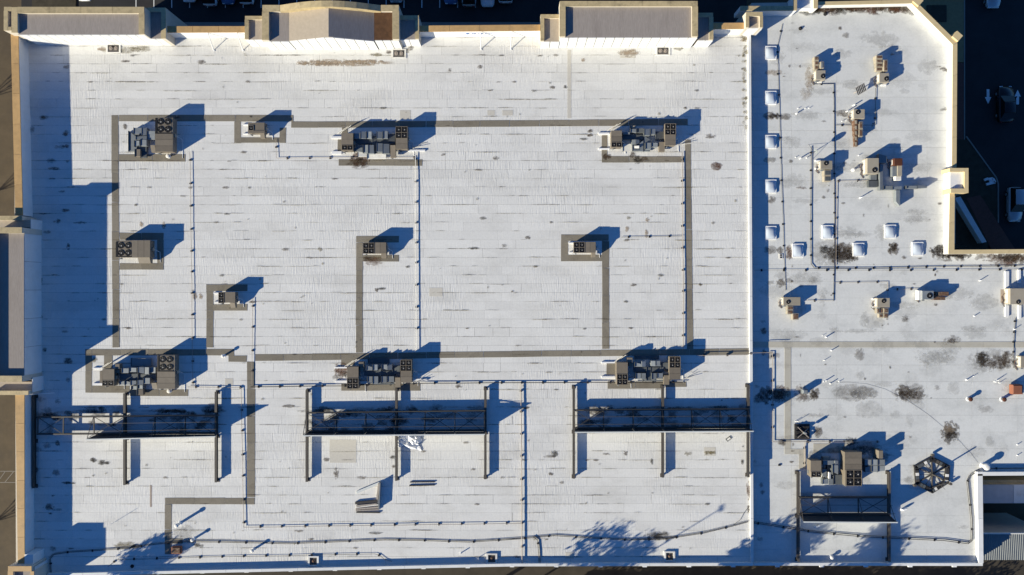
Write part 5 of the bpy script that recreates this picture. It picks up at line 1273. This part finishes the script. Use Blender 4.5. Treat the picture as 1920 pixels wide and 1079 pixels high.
# orange and grey boxes, rusty fan box
for rect, h, m1, m2, lab, bs in [((1899, 722, 1918, 740), .7, 'orange', 'orange', 'orange brown exhaust box at the right edge', ZS), ((1505, 730.5, 1516, 739), .65, 'galv', 'galv', 'small grey exhaust box between two brown stains', ZS), ((321, 1026, 339, 1039.5), .5, 'orange', 'rust', 'red brown exhaust box in the palm shadow at the walkway end', ZM)]:
    c = W((rect[0] + rect[2]) / 2, (rect[1] + rect[3]) / 2, bs)
    u = empty('exhaust_box', tuple(c), lab, 'vent box')
    mb = MB(); mb.pbox(*rect, .1, h, bs); build('housing', mb, M[m1], u, bevel=.03)
    mb = MB(); mb.pbox(rect[0] + 1.5, rect[1] + 1.5, rect[2] - 1.5, rect[3] - 1.5, h + .002, h + .06, bs); build('lid', mb, M[m2], u, bevel=.02)
    mb = MB(); mb.pbox(rect[0] + 1, rect[1] + 1, rect[2] - 1, rect[3] - 1, -.01, .1, bs); build('curb', mb, M['curb'], u)
# slatted rack leaning on a mast (upper right of the lower roof)
c = W(1613.5, 168, ZS + .5)
u = empty('slatted_rack', (c.x, c.y, ZS), 'tilted black slatted rack between the two upper condensers', 'rack')
d = Vector((math.cos(R(30)), math.sin(R(30)), 0)); n = Vector((-d.y, d.x, 0))
for k in range(6):
    mb = MB(); o = c + d * (-.5 + .19 * k); mb.bar(o - n * .4 + Vector((0, 0, .02)), o + n * .4 + Vector((0, 0, .3)), .1, .05); build('slat', mb, M['pipe_dark'], u)
mb = MB()
for e in (-.4, 0, .4): mb.bar(c - d * .55 + n * e + Vector((0, 0, .0 + (e + .4) * .35)), c + d * .55 + n * e + Vector((0, 0, (e + .4) * .35)), .05, .05)
build('frame', mb, M['pipe'], u)
mb = MB()
for e in (-.5, .5): mb.tube((c + d * e).xy.to_3d() + Vector((0, 0, ZS)), c + d * e + Vector((0, 0, .15)), .04, 6)
build('leg', mb, M['pipe'], u)
# satellite dish on its mast
p = W(1521, 288, ZS)
u = empty('satellite_dish', tuple(p), 'satellite dish on a thin guyed mast left of the railed condenser', 'satellite dish')
mb = MB(); mb.tube(p, p + Vector((0, 0, .95)), .03, 6)
for q in ((1516, 271), (1512, 296), (1523, 300)): mb.tube(W(*q, ZS), p + Vector((0, 0, .7)), .015, 4)
build('mast', mb, M['pipe_dark'], u)
nn = Vector((-SHX, -SHY, .1)).normalized(); aa = nn.cross(Vector((0, 0, 1))).normalized(); bb = nn.cross(aa)
cc = p + Vector((.1, .05, 1.1)); vs = [cc]; 
for j, (rr, dd) in enumerate(((.16, .02), (.3, .06))):
    for k in range(16):
        t = 2 * math.pi * k / 16; vs.append(cc + (aa * math.cos(t) + bb * math.sin(t)) * rr + nn * dd)
mb = MB(); mb.add(vs, [(0, 1 + k, 1 + (k + 1) % 16) for k in range(16)] + [(1 + k, 17 + k, 17 + (k + 1) % 16, 1 + (k + 1) % 16) for k in range(16)])
build('dish', mb, M['galv'], u)

# ------------------------------------------------------------------ antenna mounts
p = W(1505.5, 810.5, ZS + .3)
u = empty('ballasted_antenna', (p.x, p.y, ZS), 'square black ballasted antenna base with crossed bars beside the pipe loop', 'antenna')
mb = MB(); mb.box(p.x - .84, p.y - .84, ZS - .005, p.x + .84, p.y + .84, ZS + .1); build('ballast_tray', mb, M['pipe_dark'], u)
for i in range(3):
    for j in range(3):
        mb = MB(); x, y = p.x - .52 + .52 * i, p.y - .52 + .52 * j; mb.box(x - .2, y - .12, ZS + .1, x + .2, y + .12, ZS + .28); build('ballast_block', mb, M['block'], u)
mb = MB(); mb.bar(p + Vector((-.6, .55, .1)), p + Vector((.6, -.6, .1)), .07, .07); mb.bar(p + Vector((-.65, -.6, .2)), p + Vector((.5, .4, .2)), .06, .06); build('cross_bar', mb, M['pipe'], u)
mb = MB(); mb.tube((p.x, p.y, ZS + .1), (p.x, p.y, ZS + 1.1), .045, 8); build('mast', mb, M['pipe'], u)
mb = MB(); mb.box(p.x - .12, p.y - .12, ZS + .62, p.x + .14, p.y + .1, ZS + 1.0); build('antenna_panel', mb, M['galv'], u)

hexv = [(1748, 857), (1781, 874), (1778.5, 906), (1748.5, 925), (1717.5, 908.5), (1715, 875)]
hz = .22
c = W(1748.5, 890, ZS)
u = empty('antenna_platform', tuple(c), 'dark six sided antenna platform with spokes near the loading yard', 'antenna', None)
V = [W(x, y, ZS + hz) for x, y in hexv]; hub = Vector((c.x, c.y, ZS + .45))
hub = W(1748.5, 890, ZS + .2)
for k in range(6):
    a, b = V[k], V[(k + 1) % 6]; inn = (hub - (a + b) / 2); inn.z = 0; inn.normalize()
    for nm, off, w, hh, zz_, mm in (('frame_rail', 0, .1, .12, 0, 'pipe_dark'), ('frame_rail', .42, .09, .1, -.02, 'pipe_dark')):
        mb = MB(); o = inn * off + Vector((0, 0, zz_)); f = .0 if off == 0 else .12
        mb.bar(a.lerp(b, f) + o, b.lerp(a, f) + o, w, hh); build(nm, mb, M[mm], u)
    for j, t in enumerate((.2, .36, .56, .74, .86)):
        q = a.lerp(b, t) + inn * .22; mb = MB(); w = random.uniform(.1, .2)
        dd = (b - a).normalized()
        mb.bar(q - dd * w + Vector((0, 0, .04)), q + dd * w + Vector((0, 0, .04)), .34, random.uniform(.15, .24)); build('ballast_block', mb, M[random.choice(('block', 'pipe_dark', 'block', 'galv_dark', 'steel', 'pipe_dark', 'curb'))], u)
    mb = MB(); mb.bar(a.lerp(b, .03) + inn * .22 - Vector((0, 0, .09)), b.lerp(a, .03) + inn * .22 - Vector((0, 0, .09)), .4, .03); build('ballast_tray', mb, M['pipe_dark'], u)
    mb = MB(); mid_ = (a + b) / 2 + inn * .4; mb.bar(hub - Vector((0, 0, .03)), mid_ - Vector((0, 0, .06)), .04, .05); build('spoke', mb, M['pipe_dark'], u)
    mb = MB(); mb.bar(hub, a.lerp(hub, .12) - Vector((0, 0, .1)), .11, .12); build('spoke', mb, M['steel'], u)
    mb = MB(); mb.cyl(a.xy, .06, ZS - .005, max(ZS + .05, a.z - .121), 8); build('leg', mb, M['steel'], u)
    if k in (0, 2, 4):
        q = a + (a - hub).normalized() * .2; mb = MB(); mb.box(q.x - .13, q.y - .1, a.z - .1, q.x + .13, q.y + .12, a.z + .2); build('antenna_panel', mb, M['steel'], u)
mb = MB(); mb.bar(V[1].lerp(V[2], .9) + Vector((0, 0, .1)), V[3].lerp(hub, .3) + Vector((0, 0, .05)), .12, .1); mb.tube(hub, hub + Vector((0, 0, 1.6)), .08, 8); mb.tube(W(1756, 903, ZS + .5), W(1772, 918, ZS + .5), .02, 5); build('mast', mb, M['steel'], u)

# ------------------------------------------------------------------ loose things on the roof
pile = [((668.5, 924), (712, 906), .26, .12, 'panel_face'), ((710.5, 907), (707, 937), .2, .3, 'wood'), ((712.5, 906), (710, 955), .1, .45, 'galv'), ((666, 944), (707, 940), .26, .14, 'pipe_dark'), ((668, 949), (706, 945.5), .14, .2, 'wood'), ((668, 952), (709, 947), .1, .16, 'curb'), ((667, 955), (710, 952), .16, .16, 'wood'), ((667, 958), (710, 956), .12, .14, 'wood'), ((668, 961), (712, 961.5), .14, .08, 'pipe_dark')]
labs = ['pale wide board lying at a slant, top of the lumber pile', 'short grey post standing up at the right of the lumber pile', 'tall metal channel on edge at the right of the lumber pile', 'dark beam at the top of the stacked boards', 'grey board directly under the dark beam', 'thin white board within the stacked boards', 'fourth grey board of the stack', 'fifth grey board of the stack', 'lowest dark board of the stack']
for (a, b, w, h, m), lab in zip(pile, labs):
    mb = MB(); A, Bq = W(*a, ZM + h + .04), W(*b, ZM + h + .04); mb.bar(A, Bq, w, h + .02)
    tag(build('board', mb, M[m], loc=(A.x, A.y, ZM)), lab, 'board', 'lumber left on the roof')
for (a, b, lab) in (((769, 904.5), (815, 904), 'upper dark bar of the pair left of the screen beam'), ((767.5, 911), (815, 910), 'lower dark bar of the pair left of the screen beam')):
    mb = MB(); mb.bar(W(*a, ZM + .1), W(*b, ZM + .1), .11, .1); tag(build('metal_bar', mb, M['pipe_dark'], loc=tuple(W(*a, ZM))), lab, 'bar', 'bars left on the roof')
# crumpled plastic sheet
mb = MB(); n = 9; vs = []; A, Bq = W(744, 814, ZM), W(789, 841, ZM)
for j in range(n + 1):
    for i in range(n + 1):
        s, t = i / n, j / n
        e = min(s, 1 - s, t, 1 - t)
        vs.append((A.x + (Bq.x - A.x) * s + random.uniform(-.1, .1) + .25 * math.sin(7 * t) * (s - .5), A.y + (Bq.y - A.y) * t + random.uniform(-.1, .1) + .25 * math.sin(5 * s), ZM + .04 + (random.uniform(0, .32) if e > .05 else random.uniform(0, .06))))
mb.add(vs, [(j * (n + 1) + i, (j + 1) * (n + 1) + i, (j + 1) * (n + 1) + i + 1, j * (n + 1) + i + 1) for j in range(n) for i in range(n)])
tag(build('plastic_sheet', mb, M['tarp'], loc=tuple(W(765, 828, ZM))), 'crumpled white plastic sheet beside the middle beam of the middle screen', 'plastic sheet')
# small framed tile
c = W(1366, 823, ZM); mb = MB()
rot = lambda x, y: (c.x + x * math.cos(R(38)) - y * math.sin(R(38)), c.y + x * math.sin(R(38)) + y * math.cos(R(38)))
mb.prism([rot(-.3, -.18), rot(.3, -.18), rot(.3, .18), rot(-.3, .18)], ZM, ZM + .06, 0); mb.prism([rot(-.2, -.1), rot(.2, -.1), rot(.2, .1), rot(-.2, .1)], ZM + .061, ZM + .075, 1)
tag(build('vent_cover', mb, [M['galv_dark'], M['curb']], loc=tuple(c)), 'small grey framed cover lying askew near the store edge wall', 'cover')
c = W(1464, 481, ZS); mb = MB(); mb.box(c.x - .2, c.y - .28, ZS, c.x + .2, c.y + .28, ZS + .05); mb.box(c.x - .1, c.y + .04, ZS + .051, c.x + .1, c.y + .2, ZS + .07, 1); mb.box(c.x - .1, c.y - .2, ZS + .051, c.x + .1, c.y - .04, ZS + .07, 1)
tag(build('junction_box', mb, [M['curb'], M['black']], loc=tuple(c)), 'small two window junction box on the wavering cable', 'junction box')
mb = MB(); c = W(1461, 872, ZS); mb.box(c.x - .12, c.y - .1, ZS, c.x + .14, c.y + .08, ZS + .08)
tag(build('rubber_scrap', mb, M['block'], loc=tuple(c)), 'small black scrap lying left of the two fan unit', 'scrap')

# ------------------------------------------------------------------ street level: ramp wall, cars, trees
mb = MB(); pts = [(1790, 372), (1801, 369), (1850, 454), (1841, 456)]; mb.pprism(pts, 0, .95, 0)
tag(build('ramp_wall', mb, M['white_wall'], loc=tuple(W(1815, 410, 0))), 'pale diagonal ramp wall in the dark corner below the pier', 'wall')
mb = MB()
for a, b in (((1846, 338), (1853, 335)), ((1850, 346), (1866, 342)), ((1853, 336), (1862, 335)), ((1862, 335), (1866, 342))): mb.bar(W(*a, .3), W(*b, .3), .3, .3)
mb.pprism([(1854, 337), (1862, 335.6), (1865.5, 342), (1857, 344)], 0, .25, 0)
tag(build('kerb_block', mb, M['white_wall'], loc=tuple(W(1857, 340, 0))), 'pale concrete kerb block at the bend of the street kerb', 'kerb')


def car(label, x, y, ang, m, L=4.5, Wd=1.8, kind='sedan', name='parked_car', group=None):
    c = W(x, y, 0.006)
    u = empty(name, tuple(c), label, 'car', group); u.rotation_euler = (0, 0, R(ang))
    o0 = LOC[u]
    def bl(nm, mb, mm, parent=u, smooth=False):
        mb.v = [(v[0] + o0.x, v[1] + o0.y, v[2] + o0.z) for v in mb.v]
        return build(nm, mb, mm, parent, smooth=smooth)
    h = L / 2; w = Wd / 2
    # body: stations along +y (front)
    st = [(-h, .72, .45, .72), (-h + .12, .9, .3, .84), (-h + .5, .98, .24, .92), (-.6, 1.0, .22, .93), (.5, 1.0, .22, .92), (h - .9, .98, .22, .86), (h - .35, .9, .25, .76), (h - .1, .74, .3, .66), (h, .55, .4, .58)]
    mb = MB(); vs = []; K = 8
    for (yy, ww, zb, zt) in st:
        a = w * ww
        vs += [(-a * .92, yy, zb), (-a, yy, zb + .15), (-a, yy, zt - .18), (-a * .88, yy, zt - .02), (a * .88, yy, zt - .02), (a, yy, zt - .18), (a, yy, zb + .15), (a * .92, yy, zb)]
    fs = []
    for s in range(len(st) - 1):
        for k in range(K): fs.append((s * K + k, s * K + (k + 1) % K, (s + 1) * K + (k + 1) % K, (s + 1) * K + k))
    fs += [tuple(range(K))[::-1], tuple(range((len(st) - 1) * K, len(st) * K))]
    mb.add(vs, [f[::-1] for f in fs]); bl('body', mb, M[m], smooth=True)
    r0, r1, r2, r3 = (-h + .35, -h + .95, .1, .95) if kind == 'sedan' else (-h + .12, -h + .4, .15, .95)
    zt = 1.42 if kind == 'sedan' else 1.66
    def quad(nm, pts, mm):
        mb = MB(); mb.add(pts, [tuple(range(len(pts)))]); return bl(nm, mb, mm)
    tw, bw = w * .72, w * .86
    quad('windscreen', [(-bw, r3, .9), (bw, r3, .9), (tw, r2, zt - .02), (-tw, r2, zt - .02)], M['glass'])
    quad('rear_window', [(bw, r0, .92), (-bw, r0, .92), (-tw, r1, zt - .02), (tw, r1, zt - .02)], M['glass'])
    for s in (-1, 1):
        p = [(s * bw, r0, .92), (s * tw, r1, zt - .02), (s * tw, r2, zt - .02), (s * bw, r3, .9)]
        quad('side_window', p if s < 0 else p[::-1], M['glass'])
    mb = MB(); mb.add([(-tw, r1, zt - .02), (tw, r1, zt - .02), (tw, r2, zt - .02), (-tw, r2, zt - .02), (-tw * .9, r1 + .1, zt + .03), (tw * .9, r1 + .1, zt + .03), (tw * .9, r2 - .1, zt + .03), (-tw * .9, r2 - .1, zt + .03)],
                     [(4, 5, 6, 7), (0, 1, 5, 4), (1, 2, 6, 5), (2, 3, 7, 6), (3, 0, 4, 7), (3, 2, 1, 0)]); bl('roof_panel', mb, M[m], smooth=True)
    for s in (-1, 1):
        for yy in (-h + .85, h - .9):
            mb = MB(); mb.tube((s * w * .84, yy, .32), (s * w * 1.0, yy, .32), .32, 14); wh = bl('wheel', mb, M['tyre'])
            mb = MB(); mb.tube((s * w * .99, yy, .32), (s * w * 1.01, yy, .32), .19, 10); mb.v = [(v[0] + o0.x, v[1] + o0.y, v[2] + o0.z) for v in mb.v]; build('rim', mb, M['rim'], wh, loc=o0)
        mb = MB(); mb.box(s * w * .4, h - .16, .52, s * w * .74, h - .03, .64); bl('headlight', mb, M['lamp_clear'])
        mb = MB(); mb.box(s * w * .45, -h - .01, .55, s * w * .74, -h + .1, .72); bl('tail_light', mb, M['lamp_red'])
        mb = MB(); mb.box(s * w * 1.0, r3 - .25, .88, s * w * 1.16, r3 - .1, 1.0); bl('wing_mirror', mb, M[m])
    return u


CG = 'cars parked north of the store'
for x, yb, m, kd, lab in [(164, 6, 'car_white', 'sedan', 'white car parked alone behind the left parapet tower'), (358.5, 8, 'car_white', 'sedan', 'white car, leftmost of the group of four at the top'), (397.5, 15, 'car_white', 'suv', 'white car reaching lowest in the group of four at the top'), (431, 12, 'car_blue', 'sedan', 'blue car, third in the group of four at the top'), (466, 12, 'car_white', 'suv', 'white car, rightmost of the group of four at the top'),
                          (744, 9, 'car_silver', 'sedan', 'silver car just right of the arched tower'), (846, 12, 'car_blue', 'sedan', 'dark blue car between the arched tower and the bare tree'), (880, 16, 'car_silver', 'suv', 'silver car reaching lowest right of the arched tower'), (914.5, 17, 'car_white', 'sedan', 'white car left of the bare tree'), (948, 10, 'car_white', 'suv', 'white car under the bare tree')]:
    L = 4.6
    car(lab, x, yb - L / 2 / .0666, 180 if kd == 'sedan' else 0, m, L, 1.8, kd, group=CG)
car('silver car at the top of the right hand street', 1856, -15, 180, 'car_silver', 4.6, 1.8, 'sedan', 'moving_car')
car('black car driving between the two white road arrows', 1879, 198, 0, 'car_black', 4.5, 1.95, 'sedan', 'moving_car')
car('silver estate car parked at the right edge below the bend', 1896, 385, 180, 'car_silver', 4.3, 1.75, 'suv', 'parked_car')


def bare_tree(label, x, y, hgt, spread):
    p = W(x, y, 0); u = empty('bare_tree', tuple(p), label, 'tree', 'bare trees of the car park')
    tr = MB(); tr.tube(p, p + Vector((0, 0, hgt * .4)), .13, 7, r1=.1); build('trunk', tr, M['pale_bark'], u)
    br = MB()
    def grow(a, d, l, r, n):
        b = a + d * l; br.tube(a, b, r, 4, r1=r * .7)
        if n == 0: return
        for k in range(3):
            dd = (d + Vector((random.uniform(-.7, .7), random.uniform(-.7, .7), random.uniform(-.1, .4)))).normalized(); grow(b, dd, l * .72, r * .62, n - 1)
    for k in range(5):
        t = 2 * math.pi * k / 5; grow(p + Vector((0, 0, hgt * .38)), Vector((math.cos(t) * .7, math.sin(t) * .7, .8)).normalized(), spread * .4, .06, 3)
    build('branches', br, M['pale_bark'], u)


for x, y, w in ((-120, 245, 'upper left'), (-105, 420, 'middle left'), (-110, 1040, 'lower left')): bare_tree('bare tree west of the store, branch shadow on the asphalt at %s' % w, x, y, 6.5, 3.2)
bare_tree('bare pale tree at the top edge between two parapet towers', 968, -18, 5.5, 2.2)
bare_tree('bare pale tree at the top left edge above the tower', 105, -14, 4.5, 2.0)


def leafy_tree(label, X, Y, zc, rx, rz, n, name='leafy_tree', seed=1):
    rnd = random.Random(seed)
    u = empty(name, (X, Y, 0), label, 'tree', 'tall trees south of the store')
    mb = MB(); mb.tube((X, Y, 0), (X + .2, Y, zc - rz * .5), .24, 8, r1=.14)
    cl = []
    for k in range(16):
        t = rnd.uniform(0, 2 * math.pi); e = rnd.uniform(-.8, 1); rr = rnd.uniform(.35, .95)
        cl.append(Vector((X + rx * rr * math.cos(t) * math.sqrt(max(.1, 1 - e * e * .6)), Y + rx * rr * math.sin(t) * math.sqrt(max(.1, 1 - e * e * .6)), zc + rz * e * .8)))
        mb.tube((X + .15, Y, zc - rz * rnd.uniform(.3, .8)), cl[-1], .06, 4, r1=.02)
    build('trunk', mb, M['bark'], u)
    lf = MB()
    for k in range(n):
        c = rnd.choice(cl); p = c + Vector((rnd.gauss(0, rx * .2), rnd.gauss(0, rx * .2), rnd.gauss(0, rz * .18)))
        a = Vector((rnd.uniform(-1, 1), rnd.uniform(-1, 1), rnd.uniform(-1, 1))).normalized(); b = a.cross(Vector((rnd.uniform(-1, 1), rnd.uniform(-1, 1), rnd.uniform(-1, 1)))).normalized()
        s = rnd.uniform(.1, .22)
        lf.add([p - a * s, p + b * s * .6, p + a * s, p - b * s * .6], [(0, 1, 2, 3)])
    build('crown', lf, M['leaf'], u)


def sh(px, py, zc, base):
    r = W(px, py, base); return r.x - SHX * (zc - base), r.y - SHY * (zc - base)


for k, (px, py, zc, rx, rz, n, bs, lab) in enumerate([(1140, 1036, 15.5, 2.7, 1.3, 1700, ZM, 'leafy tree south of the store, centre'), (1420, 1040, 15.0, 1.8, 1.2, 1500, ZM, 'leafy tree south of the store edge wall'), (1470, 1015, 16.0, 2.4, 1.7, 2500, ZS, 'leafy tree south of the lower roof, left'), (1620, 1045, 15.0, 2.3, 1.6, 2500, ZS, 'leafy tree south of the lower roof, right'), (285, 1048, 14.5, 2.2, 1.0, 1700, ZM, 'leafy tree south of the store, left end')]):
    X, Yy = sh(px, py, zc, bs); leafy_tree(lab, X, Yy, zc, rx, rz, n, seed=k + 3)
# hedge added out of view to throw shade on the lane
h0, h1 = 2.0, 54.0
u = empty('shade_hedge', ((h0 + h1) / 2, -41, 0), 'long clipped hedge added out of view to shade the lane south of the store', 'shade_hedge')
mb = MB()
for k in range(26):
    x = h0 + k * 2.0; mb.box(x + .02, -41.6 + random.uniform(-.2, .2), 0, x + 1.98, -40.2 + random.uniform(-.2, .2), 3.0 + random.uniform(-.4, .3))
build('branch_core', mb, M['bark'], u, kind='stuff')
lf = MB()
for k in range(7000):
    p = Vector((random.uniform(h0, h1), -40.9 + random.choice((-1, 1)) * random.uniform(.5, 1.0), random.uniform(.1, 3.4)))
    if random.random() < .4: p.y = -40.9 + random.uniform(-.9, .9); p.z = random.uniform(2.8, 3.7)
    a = Vector((random.uniform(-1, 1), random.uniform(-1, 1), random.uniform(-1, 1))).normalized(); b = a.cross(Vector((random.uniform(-1, 1), random.uniform(-1, 1), random.uniform(-1, 1)))).normalized()
    q = random.uniform(.1, .2); lf.add([p - a * q, p + b * q * .6, p + a * q, p - b * q * .6], [(0, 1, 2, 3)])
build('foliage', lf, M['leaf'], u, kind='stuff')
# lamp post whose thin shadow falls across the south part of the roof
X, Yy = sh(1350, 955, 18.5, ZM)
u = empty('lamp_post', (X, Yy, 0), 'slim street lamp south of the store', 'street lamp')
mb = MB(); mb.tube((X, Yy, 0), (X, Yy, 18.5), .12, 8, r1=.05); build('post', mb, M['steel'], u)
mb = MB(); mb.box(X - .1, Yy - .3, 18.5, X + .12, Yy + .35, 18.62); build('lamp_head', mb, M['steel'], u)
